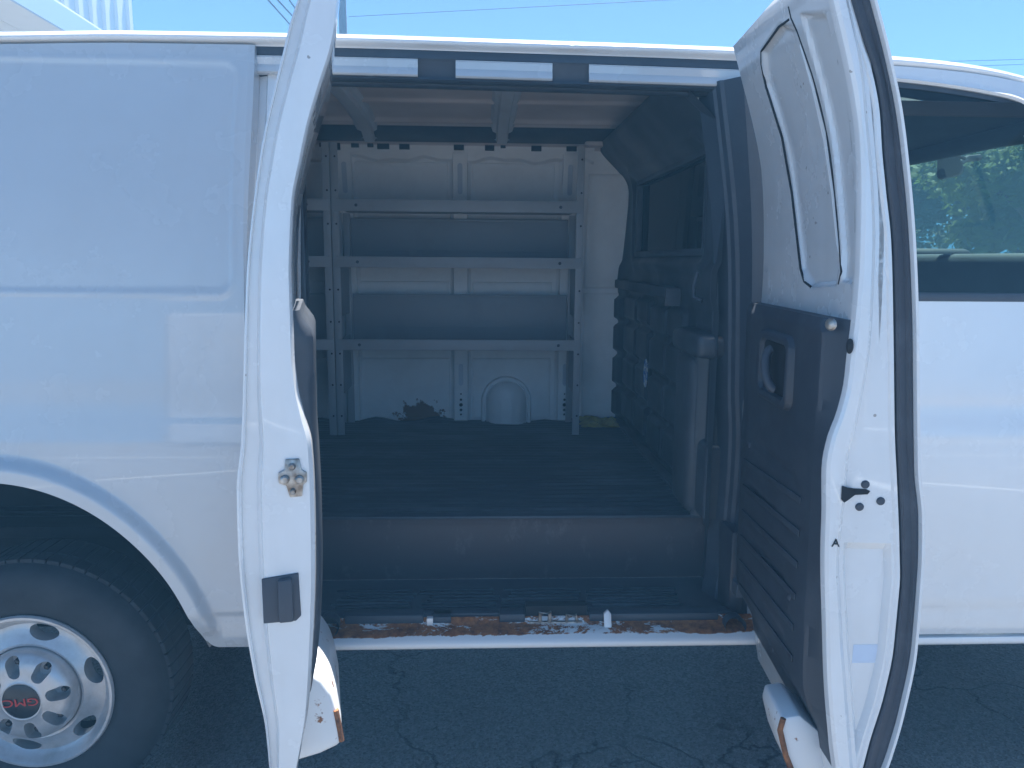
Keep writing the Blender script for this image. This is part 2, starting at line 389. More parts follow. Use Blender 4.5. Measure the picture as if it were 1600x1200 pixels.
# sill
SZ = .50
rows = []
ss = [(.12, .49), (.05, .497), (.022, .500), (.014, .506), (.010, .514), (.012, .522), (.020, .528), (.030, .535), (.042, .541), (.060, .544), (.076, .547), (.083, .556), (.09, .560)]
for i in range(121):
    X = -.62+1.50*i/120; rows.append([(X, a-.003, b) for a, b in ss])
MB().grid(rows).build('door_sill', M['sill'], van, smooth=45)
boxo('sill_trim_strip', M['black'], van, P(540, 965, Y=.09)[0], P(662, 965, Y=.09)[0], .074, .12, .545, .572, .004)
boxo('sill_trim_strip', M['black'], van, P(780, 965, Y=.09)[0], P(820, 965, Y=.09)[0], .074, .12, .545, .572, .004)
boxo('sill_trim_strip', M['black'], van, P(920, 962, Y=.09)[0], P(1120, 962, Y=.09)[0], .074, .12, .545, .570, .004)
boxo('sill_block', M['black'], van, P(677, 965, Y=.09)[0], P(705, 965, Y=.09)[0], .074, .12, .545, .566, .002)
boxo('sill_backing', M['black'], van, -.5, .72, .095, .125, .545, .566, .002)
x0 = P(667, 968, Y=.08)[0]; boxo('clip', M['paint'], van, x0, x0+.018, .066, .085, .542, .566, .002)
x0 = P(943, 985, Y=.06)[0]
MB().prism([(x0, .045, .536), (x0+.021, .045, .536), (x0+.021, .062, .575), (x0+.012, .066, .585), (x0, .062, .575)], (0, .012, 0), .002).build('clip', M['paint'], van)
for px_ in (515, 1146):
    c = P(px_, 974, Y=.05)
    t = MB(); t.lathe([(0, -.018), (.020, -.017), (.027, -.008), (.028, .004), (.03, .03)], (c[0], .058, c[2]), (0, -1, 0), 20)
    for v in t.bm.verts: v.co.y = .058-(v.co.y-.058)*-1
    t.build('bump_stop', M['black'], van)
# latch striker in the sill
s = MB(); c = P(868, 962, Y=.085)
s.box(c[0]-.075, c[0]+.075, .068, .088, .541, .551, .002)
s.tube([(c[0]-.045, .07, .55), (c[0]-.045, .066, .578), (c[0]-.018, .066, .580), (c[0]-.018, .07, .55)], .006, 8)
s.tube([(c[0]+.03, .07, .55), (c[0]+.03, .068, .57), (c[0]+.055, .068, .57), (c[0]+.06, .07, .55)], .005, 8)
s.build('latch_striker', M['steel'], van)
boxo('latch_housing', M['hole'], van, c[0]-.085, c[0]+.09, .09, .125, .545, .588, .003)
# ---- step well
tz = .553
rows = []; ny = 40
t = MB()
for i in range(ny+1):
    y = .10+.262*i/ny
    rows.append([(-.52, y, tz), (.765, y, tz)])
t.grid(rows).build('step_tread', M['black'], van, smooth=0)
k = 0
for y in (.135, .158, .181, .204, .227, .250, .273):
    for xa, xb in ((-.42, -.20), (-.17, .05), (.08, .30), (.33, .60)):
        o_ = random.uniform(-.02, .02)
        boxo('grip_rib', M['mat'], van, xa+o_, xb+o_*.5, y, y+.009, tz-.001, tz+.006, .002)
rr = []
for j in range(17):
    zz_ = tz+(.757-tz)*j/16
    rr.append([(-.52+1.3*i/60, .352+.012*(1-j/16)**3-.004*sm(.9, 1, j/16), zz_) for i in range(61)])
MB().grid(rr).build('step_riser', M['riser'], van, smooth=60)
boxo('step_nosing', M['black'], van, -.53, .70, .340, .372, .757, .768, .004)
boxo('step_side', M['plastic'], van, -.56, -.52, .06, .36, .54, .765, .004)
boxo('step_side', M['plastic'], van, .712, .76, .10, .46, .54, .80, .012)
# ---- cargo floor
rows = []
nx_, ny_ = 70, 180
random.seed(3)
for i in range(ny_+1):
    y = .362+(1.765-.362)*i/ny_
    r = []
    for j in range(nx_+1):
        X = -1.9+2.63*j/nx_
        z = .766+.0035*max(0, math.sin(y*2*math.pi/.045))**.6
        e = sm(1.66, 1.765, y); z += e*.028*max(0, noise.noise((X*7, 3.1, 0))+.25)
        z += .004*noise.noise((X*2.3, y*2.3, 1))
        r.append((X, y, z))
    rows.append(r)
MB().grid(rows).build('floor_mat', M['mat'], None, smooth=60, label='dark ribbed rubber mat covering the cargo floor inside the van', category='floor mat')
# ---- far inner wall
def wy(z): return 1.775-.085*sm(1.55, 2.1, z)
rows = []
for j in range(40):
    z = .74+(2.09-.74)*j/39; rows.append([(-2.55, wy(z), z), (.75, wy(z), z)])
MB().grid(rows).build('inner_wall', M['inwhite'], van, smooth=60)
def wallx(px, py=500): return P(px, py, Y=1.75)[0]
def wallz(py, px=700, Y=1.75): return P(px, py, Y=Y)[2]
# pressed panels between ribs (proud sheets with rounded edges)
def panel(pxa, pxb, pya, pyb, Yd=.006, name='wall_panel', r=.015):
    xa, xb = wallx(pxa), wallx(pxb); zb, za = wallz(pyb), wallz(pya)
    yb = wy((za+zb)/2)
    o = MB(); pts = [(xa, zb), (xb, zb), (xb, za), (xa, za)]
    rows = []
    for d, dy in ((0, .001), (.004, -Yd*.7), (.012, -Yd), (.02, -Yd)):
        rows.append([(x+(d if x == xa else -d), wy(z)+dy, z+(d if z == zb else -d)) for x, z in pts])
    o.grid(rows, True); o.poly(rows[-1]); return o.build(name, M['inwhite'], van, smooth=40)
for pxa, pxb in ((380, 530), (560, 702), (738, 862)):
    panel(pxa, pxb, 256, 330, .008)
    panel(pxa, pxb, 560, 655, .008)
    panel(pxa, pxb, 440, 470, .008)
panel(912, 975, 270, 450, .006); panel(912, 985, 456, 655, .006)
def rib(pc, hw=12):
    xa, xb = wallx(pc-hw), wallx(pc+hw)
    n = 30; rows = []
    for j in range(n):
        z = .775+(2.03-.775)*j/(n-1); y = wy(z)
        rows.append([(xa-.012, y-.002, z), (xa, y-.012, z), (xa+.005, y-.032, z), (xb-.005, y-.032, z), (xb, y-.012, z), (xb+.012, y-.002, z)])
    o = MB().grid(rows).build('wall_rib', M['inwhite'], van, smooth=25)
    xc = (xa+xb)/2
    for za, zb in ((wallz(498+75-5), wallz(602)), (wallz(258), wallz(305))):
        za, zb = max(za, zb), min(za, zb)
        t = MB(); y = wy((za+zb)/2)-.0345
        rr_ = .011; pts = [(xc+rr_*math.cos(a_), 0, (za-rr_ if k < 9 else zb+rr_)+rr_*math.sin(a_)) for k, a_ in enumerate([math.pi*i/8 for i in range(9)]+[math.pi+math.pi*i/8 for i in range(9)])]
        pts = [(p[0], wy(p[2])-.0345, p[2]) for p in pts]
        t.prism(pts, (0, .004, 0)); t.build('slot', M['bow'], o)
    for kz, rr_ in ((615, .004), (624, .006), (632, .009), (640, .007), (647, .005)):
        z = wallz(kz)
        MB().lathe([(0, -.0335-.001), (rr_, -.0345)], (xc, wy(z), z), (0, 1, 0), 12).build('bolt_hole_dark', M['hole'], o)  # black disc painting the dark of a hole; the rib is not cut
for pc in (548, 720, 884): rib(pc)
# upper rail; black boxes paint the dark of its square holes
rz0, rz1 = wallz(248, Y=1.69), wallz(217, Y=1.69)
rows = []
for i in range(90):
    X = -2.5+(.52+2.5)*i/89; w_ = .008*math.sin(X*19)+.006*math.sin(X*43)
    rows.append([(X, wy(rz0)-.002, rz0+w_-.012), (X, wy(rz0)-.022, rz0+w_), (X, wy(rz1)-.024, rz1-.004), (X, wy(rz1), rz1)])
rail = MB().grid(rows).build('upper_rail', M['inwhite'], van, smooth=25)
for pxh, w_, h_ in ((505, 8, 8), (523, 13, 14), (555, 9, 8), (579, 7, 7), (599, 14, 11), (632, 12, 11), (717, 12, 11), (765, 11, 11), (786, 6, 5), (838, 12, 11), (893, 12, 10)):
    x = P(pxh, 228, Y=1.67)[0]; z = wallz(227, Y=1.67); m_ = 1/260
    boxo('rail_hole_dark', M['hole'], rail, x-w_*m_/2, x+w_*m_/2, wy(z)-.0300, wy(z)-.0150, z-h_*m_/2, z+h_*m_/2, .001)
# dark grab strap / lamp near the partition
c = P(945, 225, Y=1.62)
MB().box(c[0]-.09, c[0]+.07, 1.60, 1.66, c[2]-.012, c[2]+.018, .01).build('roof_lamp', M['ceil'], van)
# domed cover low on the wall
xc, zb = wallx(792), .775
rad = (wallx(832)-wallx(752))/2; zt = wallz(588)
rows = []
for rr_, dy in ((1.0, .002), (.985, -.016), (.95, -.024), (.87, -.024), (.83, -.014), (.81, -.014), (.77, -.034), (.66, -.055), (.45, -.070), (.2, -.076)):
    r_ = []
    for k in range(33):
        a_ = math.pi*k/32; zc = zt-rad
        r_.append((xc+rad*rr_*math.cos(a_), wy(zc)-.006+dy, zc+rad*rr_*math.sin(a_)))
    zc = zt-rad
    r_ = [(xc+rad*rr_, wy(zc)-.006+dy, .76)] + r_ + [(xc-rad*rr_, wy(zc)-.006+dy, .76)]
    rows.append(r_)
dc = MB().grid(rows); dc.poly(rows[-1]); dc.build('domed_cover', M['inwhite'], van, smooth=40)
# ---- ceiling
def zc(y): return 2.026+.125*(1-(abs(y-.98)/.75)**4)
rows = []
for i in range(240):
    y = .27+(1.70-.27)*i/239
    b_ = -.012*max(0, math.cos((y-.45)*2*math.pi/.33))**14-.006*max(0, math.cos((y-.50)*2*math.pi/.33))**20
    rows.append([(-2.55, y, zc(y)+b_), (.78, y, zc(y)+b_)])
MB().grid(rows).build('ceiling_sheet', M['ceil'], van, smooth=60)
for xb_, w_ in ((-.49, .085), (.095, .085), (-1.2, .085)):
    rows = []
    for i in range(50):
        y = .27+(1.60-.27)*i/49; z = zc(y)
        rows.append([(xb_-w_*.62, y, z-.001), (xb_-w_*.5, y, z-.012), (xb_-w_*.32, y, z-.014), (xb_-w_*.24, y, z-.030), (xb_+w_*.24, y, z-.030), (xb_+w_*.32, y, z-.014), (xb_+w_*.5, y, z-.012), (xb_+w_*.62, y, z-.001)])
    bw = MB().grid(rows).build('roof_bow', M['bow'], van, smooth=25)
    boxo('bow_slot', M['hole'], bw, xb_-.02, xb_+.02, .46, .50, zc(.48)-.034, zc(.48)-.0295, .001)
x_ = P(762, 135, Y=.36)[0]; boxo('ceiling_bracket', M['bow'], van, x_-.03, x_+.03, .30, .36, zc(.33)-.018, zc(.33)+.004, .004)
rows = []
for i in range(10):
    t_ = i/9; yy_ = 1.49+.15*t_; rows.append([(-2.5, yy_, zc(yy_)-.004-.012*math.sin(t_*3.14)), (.7, yy_, zc(yy_)-.004-.012*math.sin(t_*3.14))])
MB().grid(rows).build('cove_shadow', M['plastic'], van, smooth=60)  # dark strip painting the shadow gap between ceiling and rail
boxo('wire_conduit', M['black'], van, -2.4, .55, 1.645, 1.665, rz1+.012, rz1+.032, .006)

# ---- partition behind the cab
PX = .705
def pyx(px, py=500): return P(px, py, X=PX)[1]
def pzx(px, py): return P(px, py, X=PX)[2]
Yed = [1.80, pyx(981), pyx(1001), pyx(1022), pyx(1049), pyx(1078)]
Zed = [.80, .955, 1.115, 1.27, 1.40]
pads = []
for a_ in range(len(Yed)-1):
    for b_ in range(4):
        y0, y1 = Yed[a_+1]+.014, Yed[a_]-.014
        off = .02*((a_*7+b_*3) % 3-1)
        pads.append((y0, y1, Zed[b_]+.012+off*.4, Zed[b_+1]-.012+off*.4, .022))
WY0, WY1, WZ0, WZ1 = pyx(1108, 320), pyx(1000, 320), 1.585, 1.89
def pad_d(y, z, p_, r=.02):
    cy, cz = (p_[0]+p_[1])/2, (p_[2]+p_[3])/2
    qy, qz = abs(y-cy)-((p_[1]-p_[0])/2-r), abs(z-cz)-((p_[3]-p_[2])/2-r)
    return math.hypot(max(qy, 0), max(qz, 0))+min(max(qy, qz), 0)-r
def part_x(y, z):
    d = 0
    for p_ in pads:
        if p_[0]-.03 < y < p_[1]+.03 and p_[2]-.03 < z < p_[3]+.03: d = max(d, p_[4]*sm(.006, -.010, pad_d(y, z, p_)))
    wd = pad_d(y, z, (WY0-.03, WY1+.05, WZ0-.03, WZ1+.03), .05)
    d += .022*math.exp(-((wd-.01)/.022)**2)
    d += .012*sm(1.40, 1.46, z)*(1-sm(1.52, 1.56, z))
    # moulded column next to the door
    cb = sm(.30, .34, y)*(1-sm(.50, .535, y)); d += .055*cb*(1-sm(1.30, 1.36, z))*(.85+.15*sm(.98, 1.01, z))
    d += .03*(1-sm(.26, .30, y))
    # roll towards roof and far wall
    d += .16*sm(1.80, 2.08, z)**2 + .05*sm(1.62, 1.82, y)**2
    return PX-d
rows = []
ys_ = [.20+.0085*i for i in range(190)]
zs_ = [.77+.0095*i for i in range(140)]
ys_ = [y for y in ys_ if y < 1.80]; zs_ = [z for z in zs_ if z < 2.085]
wdw = (WY0, WY1, WZ0, WZ1, 0)
pt = MB().grid([[(part_x(y, z), y, z) for z in zs_] for y in ys_], keep=lambda i, j: pad_d((ys_[i]+ys_[i+1])/2, (zs_[j]+zs_[j+1])/2, wdw, .04) > 0)
part = pt.build('partition', M['plastic'], van, smooth=60)
MB().box(PX+.012, PX+.018, WY0-.02, WY1+.02, WZ0-.02, WZ1+.02).build('partition_window', M['pglass'], part)
ft = MB()
for y0, y1, z0, z1 in ((WY0-.015, WY0+.012, WZ0, WZ1), (WY1-.012, WY1+.015, WZ0, WZ1), (WY0-.015, WY1+.015, WZ0-.015, WZ0+.01), (WY0-.015, WY1+.015, WZ1-.01, WZ1+.015)):
    ft.box(PX-.016, PX+.011, y0, y1, z0, z1, .004)
ft.build('window_gasket', M['black'], part)
rl = MB().box(PX-.062, PX-.012, pyx(1066, 480), 1.74, 1.425, 1.465, .006); rl.build('cargo_rail', M['trim'], part)
boxo('rail_end', M['seal'], part, PX-.066, PX-.010, pyx(1066, 480)-.02, pyx(1066, 480)+.004, 1.40, 1.462, .004)
c = P(1009, 583, X=PX-.024)
t = MB().lathe([(0, 0), (.034, 0), (.034, .002)], c, (-1, 0, 0), 24)
for v in t.bm.verts: v.co.z = c[2]+(v.co.z-c[2])*1.75
t.build('oval_sticker', M['oval'], part)
c = P(1089, 765, X=PX-.03); boxo('reflector', M['redplast'], part, c[0]-.004, c[0]+.004, c[1]-.012, c[1]+.012, c[2]-.03, c[2]+.03, .003)
c = P(1094, 447, X=PX-.01)
MB().tube([(c[0], c[1]-.03, c[2]-.045), (c[0]-.02, c[1]-.008, c[2]-.035), (c[0]-.022, c[1], c[2]), (c[0]-.01, c[1], c[2]+.045)], .007, 8).build('coat_hook', M['seal'], part)
# threshold strip between floor and partition
MB().box(PX-.045, PX-.005, .38, 1.75, .768, .785, .006).build('floor_edge_strip', M['trim'], part)
# pillar trim beside the opening
pa, pb = P(1123, 350, Y=.24), P(1168, 350, Y=.22)
rows = []
for j in range(30):
    z = 1.35+(2.01-1.35)*j/29; s_ = .10*sm(1.7, 2.05, z)**1.5
    xa_, xb_ = pa[0]-s_*.4, pb[0]-s_*.55
    rows.append([(xa_+.03, .30, z), (xa_, .262, z), (xa_+.006, .245, z), ((xa_+xb_)/2, .235, z), (xb_-.004, .222, z), (xb_+.004, .212, z), (xb_+.03, .21, z)])
MB().grid(rows).build('pillar_trim', M['seal'], van, smooth=30)
rows = []
for j in range(40):
    z = .55+(2.03-.55)*j/39; s_ = prof(z)*.75
    rows.append([(.70-s_*.8, .26, z), (.715-s_*.8, .225, z), (.722-s_*.8, .20, z), (.73-s_*.8, .195, z), (.735-s_*.8, .175, z), (.745-s_*.8, .17, z), (.755-s_*.6, .12, z), (.775, .10, z)])
MB().grid(rows).build('opening_seal', M['black'], van, smooth=25)
for py_ in (481, 496):
    c = P(1166, py_, Y=.205); MB().lathe([(0, -.006), (.006, -.005), (.009, 0)], c, (0, 1, 0), 12).build('screw', M['steel'], van)
c = P(1154, 148, Y=.24); MB().prism([(c[0]-.02, c[1], c[2]+.018), (c[0]+.016, c[1], c[2]+.014), (c[0]-.003, c[1], c[2]-.026)], (0, .01, 0), .002).build('reflector', M['amber'], van)
cl = MB().box(.636, .72, .33, .52, .775, 1.27, .030, 4); cl.box(.686, .775, .25, .48, .775, 1.285, .024, 4); cl.box(.668, .77, .235, .40, .775, 1.02, .022, 4)
cl.build('lower_pillar_trim', M['trim'], van)
MB().box(.622, .79, .22, .53, 1.275, 1.345, .022, 3).build('pillar_ledge', M['plastic'], van)
MB().box(.722, .79, .22, .40, .56, 1.10, .02, 3).build('lower_pillar_trim', M['plastic'], van)
boxo('rear_pillar_trim', M['plastic'], van, -.60, -.515, .37, .42, .77, 2.03, .01)

# ------------------------------------------------------------------ side doors
class Door:
    def __init__(s, O, ang_u, W):
        s.O = np.array(O, float); s.u = np.array([math.cos(ang_u), math.sin(ang_u), 0]); s.W = W
    def setn(s, n): s.n = np.array(n, float)
    def at(s, u, n, z): q_ = s.O+s.u*u+s.n*n; return (q_[0], q_[1], z)
    def pix(s, x, y, u):              # photo position -> (n, z) on the cross plane at width u
        d = ray(x, y); t = (u-(CAM-s.O)@s.u)/(d@s.u); q_ = CAM+d*t
        return float((q_-s.O)@s.n), float(q_[2])
    def pixn(s, x, y, n):             # photo position -> (u, z) on the plane at offset n
        d = ray(x, y); t = (n-(CAM-s.O)@s.n)/(d@s.n); q_ = CAM+d*t
        return float((q_-s.O)@s.u), float(q_[2])
    def table(s, pts, u): return lerp_table(sorted((z, n) for n, z in (s.pix(x, y, u) for x, y in pts)))
def mkdoor(O, uvec, nvec, W):
    d = Door((*O, 0.), 0, W); uv = np.array([*uvec, 0.]); d.u = uv/np.linalg.norm(uv); nv = np.array([*nvec, 0.]); d.n = nv/np.linalg.norm(nv); return d
# rear leaf, seen edge-on
L = mkdoor((-.575, .0), (.104, -.50), (-.50, -.104), .511)
Lout = L.table([(465, 0), (453, 37), (444, 75), (428, 140), (412, 212), (397, 312), (390, 375), (385.6, 430), (382, 532), (377, 690), (370, 765), (373, 870), (382, 962), (397, 1053), (415, 1138), (421, 1200)], L.W)
Lin = L.table([(530, 5), (524, 60), (500, 140), (484, 194), (472, 250), (460, 312), (457, 375), (456, 430), (458, 488), (460, 546), (466, 605), (476, 648), (488, 692), (492, 750), (494, 888), (492, 962), (488, 1035), (482, 1108), (470, 1175), (465, 1200)], L.W)
ZB, ZT = .475, 2.05
def shell(D, fo, fi, steps, zb=ZB, zt=ZT, n=130, wtop=None):
    """closed door shell: outer skin, hinge end, inner skin, and a stepped free edge given as (share across, offset along the width)"""
    rows = []
    for j in range(n+1):
        z = zb+(zt-zb)*j/n; o, i_ = fo(z), fi(z)
        W = D.W
        r = [D.at(W+du, o+(i_-o)*f, z) for f, du in steps]
        r += [D.at(W*.5, i_, z), D.at(.03, i_, z), D.at(.0, i_+(o-i_)*.2, z), D.at(.0, o, z), D.at(W*.5, o, z)]
        rows.append(r)
    m_ = MB().grid(rows, True); m_.poly(rows[0]); m_.poly(rows[-1]); return m_
lsteps = [(0, -.012), (0, .003), (.03, .006), (.055, .003), (.06, -.004), (.25, -.002), (.30, .004), (.32, .012), (.34, .014), (.80, .014), (.93, .012), (.985, .004), (1.0, -.006)]
ldoor = shell(L, Lout, Lin, lsteps).build('side_door', M['edge_paint'], van, smooth=28, label='narrow rear leaf of the open side doors, seen edge on')
# trim of the rear leaf
def tprof(z): return .030*sm(1.47, 1.40, z)+.012*sm(1.1, 1.3, z)
Ltrim = lambda z: Lin(z)
lt = L.table([(492, 488), (493, 540), (494, 620), (496, 700), (500, 760), (504, 840), (504, 900), (502, 960), (497, 1022), (490, 1060)], L.W-.03)
rows = []
for j in range(60):
    z = .66+(1.455-.66)*j/59
    i_ = Lin(z)+.004; o_ = lt(z); tp = sm(1.455, 1.40, z)
    o_ = i_+(o_-i_)*(.35+.65*tp)
    rows.append([L.at(L.W-.012, i_, z), L.at(L.W-.016, i_+(o_-i_)*.5, z), L.at(L.W-.030, i_+(o_-i_)*.9, z), L.at(L.W-.06, o_, z), L.at(.06, o_, z), L.at(.03, i_, z)])
t = MB().grid(rows); t.poly(rows[-1]); t.poly(rows[0]); t.build('trim_panel', M['trim'], ldoor, smooth=40)
# latch plate
c = [L.pix(457, 747, L.W+.016)]
n0, z0 = c[0]
pl = [(-.017, -.037), (.006, -.038), (.012, -.014), (.026, -.008), (.026, .012), (.014, .018), (.012, .038), (-.014, .038), (-.018, .016), (-.027, .010), (-.027, -.008), (-.020, -.014)]
lp = MB().prism([L.at(L.W+.012, n0+a_, z0+b_) for a_, b_ in pl], L.u*.007, .0015)
for a_, b_, r_ in ((-.013, -.003, .009), (.014, -.001, .009), (0, .024, .007), (0, -.026, .006)):
    lp.lathe([(0, .014), (r_*.6, .014), (r_, .011), (r_*1.05, .006)], L.at(L.W+.012, n0+a_, z0+b_), L.u, 12)
lp.build('latch_plate', M['steel'], ldoor)
n0, z0 = L.pix(440, 935, L.W+.016)
bp = MB().prism([L.at(L.W+.012, n0+a_, z0+b_) for a_, b_ in ((.036, .044), (-.034, .050), (-.036, -.040), (-.026, -.050), (.036, -.049))], L.u*.006, .002)
bp.prism([L.at(L.W+.017, n0+a_, z0+b_) for a_, b_ in ((.006, .042), (-.022, .044), (-.022, -.046), (.006, -.046))], L.u*.014, .004)
bp.build('door_bumper', M['seal'], ldoor)
# step cover block at the foot of the leaf
bl = [(485, 1046), (503, 1062), (518, 1083), (527, 1110), (533, 1140), (536, 1158), (528, 1167), (500, 1180), (470, 1192)]
pts = [L.pix(x, y, L.W-.10) for x, y in bl]
pts = [(Lin(z)+.01, z) if k in (0, len(bl)-1) else (n_, z) for k, (n_, z) in enumerate(pts)]
MB().prism([L.at(L.W-.10, n_, z) for n_, z in pts], -L.u*.33, .012, 3).build('step_cover', M['rustedge'], ldoor)
rp = pts[3:6]
MB().tube([L.at(L.W-.103, n_+.003, z) for n_, z in rp], .0065, 8).build('rust_edge', M['rust'], ldoor)

# front leaf, inner side in view
Rr = mkdoor((.755, .0), (-.05, -.60), (.60, -.05), .602)
Rout = Rr.table([(1366, 0), (1387, 81), (1406, 172), (1416, 250), (1426, 359), (1432, 500), (1433, 600), (1434, 690), (1435, 740), (1441, 806), (1439, 900), (1430, 1009), (1411, 1106), (1388, 1185), (1380, 1205)], Rr.W)
Rsl = Rr.table([(1331, 0), (1350, 62), (1366, 109), (1378, 172), (1382, 234), (1388, 297), (1396, 375), (1400, 537), (1402, 687), (1405, 750), (1409, 862), (1409, 919), (1400, 1012), (1385, 1087), (1362, 1162), (1352, 1200)], Rr.W)
Rin = Rr.table([(1297, 0), (1319, 94), (1331, 156), (1338, 210), (1341, 300), (1340, 375), (1337, 444), (1332, 500), (1325, 556), (1321, 594), (1310, 642), (1294, 687), (1287, 725), (1286, 800), (1284, 862), (1286, 975), (1289, 1069), (1297, 1162), (1302, 1200)], Rr.W)
Rcr = Rr.table([(1325, 0), (1345, 94), (1356, 200), (1364, 300), (1366, 387), (1359, 537), (1344, 631), (1332, 687), (1325, 710), (1321, 762), (1316, 806), (1310, 862), (1312, 940), (1316, 1012), (1325, 1125), (1331, 1200)], Rr.W)
# inner skin grid with two pressed pockets
def sdf(u, z, poly):
    d = 1e9; ins = False; n = len(poly)
    for i in range(n):
        (x1, y1), (x2, y2) = poly[i], poly[(i+1) % n]
        dx, dy = x2-x1, y2-y1; t_ = max(0, min(1, ((u-x1)*dx+(z-y1)*dy)/(dx*dx+dy*dy+1e-12)))
        d = min(d, math.hypot(u-x1-dx*t_, z-y1-dy*t_))
        if (y1 > z) != (y2 > z) and u < dx*(z-y1)/(y2-y1)+x1: ins = not ins
    return -d if ins else d
def on_inner(x, y):
    n_ = Rin(1.7)
    for _ in range(8):
        u, z = Rr.pixn(x, y, n_); n_ = Rin(min(max(z, .5), 2.08))
    return u, z
pk1 = [on_inner(*q_) for q_ in ((1218, 36), (1190, 78), (1194, 130), (1220, 215), (1235, 300), (1242, 360), (1250, 425), (1264, 450), (1306, 446), (1311, 400), (1303, 310), (1290, 210), (1266, 115), (1240, 40))]
pk2 = [on_inner(*q_) for q_ in ((1250, 22), (1272, 100), (1296, 200), (1308, 300), (1315, 390), (1314, 440), (1331, 443), (1334, 380), (1333, 290), (1328, 215), (1308, 100), (1290, 22))]
us = [.012+(Rr.W-.018)*i/130 for i in range(131)]
zlv = [ZB+(1.43-ZB)*j/60 for j in range(60)]+[1.43+(ZT+.02-1.43)*j/165 for j in range(166)]; NZ = 150
rows = []
def emb(z): return .012*sm(.57, .60, z)*(1-sm(1.015, 1.035, z))
for z in zlv:
    o, i_, sl, cr_ = Rout(z), Rin(z), Rsl(z), Rcr(z); W = Rr.W
    r = []
    for u in us:
        dn = 0
        if z > 1.42:
            dn = .011*sm(.002, -.012, sdf(u, z, pk1)); dn = max(dn, .008*sm(.002, -.008, sdf(u, z, pk2)))
        r.append(Rr.at(u, i_+dn, z))
    r += [Rr.at(W+.004, i_+.004, z), Rr.at(W+.008, i_+.010, z), Rr.at(W+.008, cr_-.012, z), Rr.at(W+.006, cr_-.006, z), Rr.at(W-.006, cr_+.004, z), Rr.at(W-.008, cr_+.012, z), Rr.at(W-.008-emb(z), cr_+.020, z), Rr.at(W-.008-emb(z), sl-.026, z), Rr.at(W-.008, sl-.016, z), Rr.at(W-.008, sl-.012, z), Rr.at(W-.005, sl-.008, z), Rr.at(W-.005, sl-.002, z), Rr.at(W-.02, sl, z), Rr.at(W-.02, o-.010, z), Rr.at(W+.012, o-.006, z), Rr.at(W+.014, o-.002, z), Rr.at(W+.010, o, z), Rr.at(W*.5, o, z), Rr.at(0, o, z), Rr.at(0, i_+.02, z)]
    rows.append(r)
t = MB().grid(rows, True); t.poly(rows[0]); t.poly(rows[-1])
rdoor = t.build('side_door', M['edge_paint'], van, smooth=28, label='wide front leaf of the open side doors, showing its inner side')
def seam(pts, r, mat, name, dn):
    path = []
    for q_ in pts:
        u, z = on_inner(*q_); path.append(Vector(Rr.at(u, Rin(z)+dn, z)))
    fine = []
    for i in range(len(path)-1):
        for k in range(6): fine.append(path[i].lerp(path[i+1], k/6))
    MB().tube(fine+[path[-1]], r, 8).build(name, mat, rdoor)
seam([(1233, 30), (1216, 42), (1189, 80), (1189, 100), (1196, 135), (1221, 215), (1236, 300), (1243, 360), (1250, 420), (1256, 440), (1266, 448)], .0026, M['hole'], 'gap_shadow', .001)  # black tube painting the shadowed gap between pressed panels
seam([(1232, 10), (1236, 28), (1246, 50), (1270, 120), (1291, 205), (1304, 300), (1311, 375), (1314, 425), (1310, 444)], .0026, M['hole'], 'gap_shadow', .001)
for o_ in (0, 6):
    seam([(1242+o_, 70), (1262+o_, 140), (1280+o_, 220), (1292+o_, 300), (1300+o_, 380), (1303+o_*.7, 395)], .0045, M['edge_paint'], 'pressed_bead', .012)
rows = []
for j in range(NZ+1):
    z = ZB+.005+(ZT+.01-ZB)*j/NZ; o, sl = Rout(z), Rsl(z); W = Rr.W
    rows.append([Rr.at(W-.021, sl+.001, z), Rr.at(W-.004, sl+.002, z), Rr.at(W, sl+.006, z), Rr.at(W-.003, (sl+o)/2, z), Rr.at(W+.002, o-.014, z), Rr.at(W+.001, o-.008, z), Rr.at(W-.021, o-.008, z)])
MB().grid(rows).build('door_seal', M['seal'], rdoor, smooth=30)
# trim panel
Rti = Rr.table([(1280, 488), (1282, 540), (1278, 600), (1274, 680), (1270, 750), (1262, 900), (1255, 1000), (1253, 1060), (1258, 1095), (1275, 1130), (1294, 1165)], Rr.W-.045)
def tr_in(z): return min(Rti(z), Rin(z)-.002)
rows = []
for j in range(101):
    z = .565+(1.452-.565)*j/100
    i_ = Rin(z); tp = sm(1.452, 1.425, z); o_ = i_+(tr_in(z)-i_)*(.72+.28*tp); k0 = .015
    gz = .004*max(0, math.sin(z*52))**10*(1-sm(1.12, 1.16, z))
    ue = Rr.W-.045-.02*(1-tp)
    rows.append([Rr.at(k0, i_, z), Rr.at(k0, o_+.006, z), Rr.at(k0+.01, o_, z), Rr.at(.08, o_, z), Rr.at(.10, o_+gz, z), Rr.at(.42, o_+gz, z), Rr.at(.44, o_, z), Rr.at(ue-.012, o_, z), Rr.at(ue-.003, o_+min(.003, (i_-o_)*.15), z), Rr.at(ue+.002, o_+min(.010, (i_-o_)*.4), z), Rr.at(Rr.W-.012, i_-min(.004, (i_-o_)*.2), z), Rr.at(Rr.W-.006, i_+.001, z)])
t = MB().grid(rows); t.poly(rows[-1]); t.poly(rows[0]); trim = t.build('trim_panel', M['trim'], rdoor, smooth=32)
for k in range(6):
    z = .70+.068*k; o_ = tr_in(z)
    MB().prism([Rr.at(.06, tr_in(z)-.0005, z), Rr.at(.50, tr_in(z+.035)-.0005, z+.035), Rr.at(.50, tr_in(z+.05)-.0005, z+.05), Rr.at(.06, tr_in(z+.015)-.0005, z+.015)], -Rr.n*.003, .001).build('trim_rib', M['trim'], rdoor)
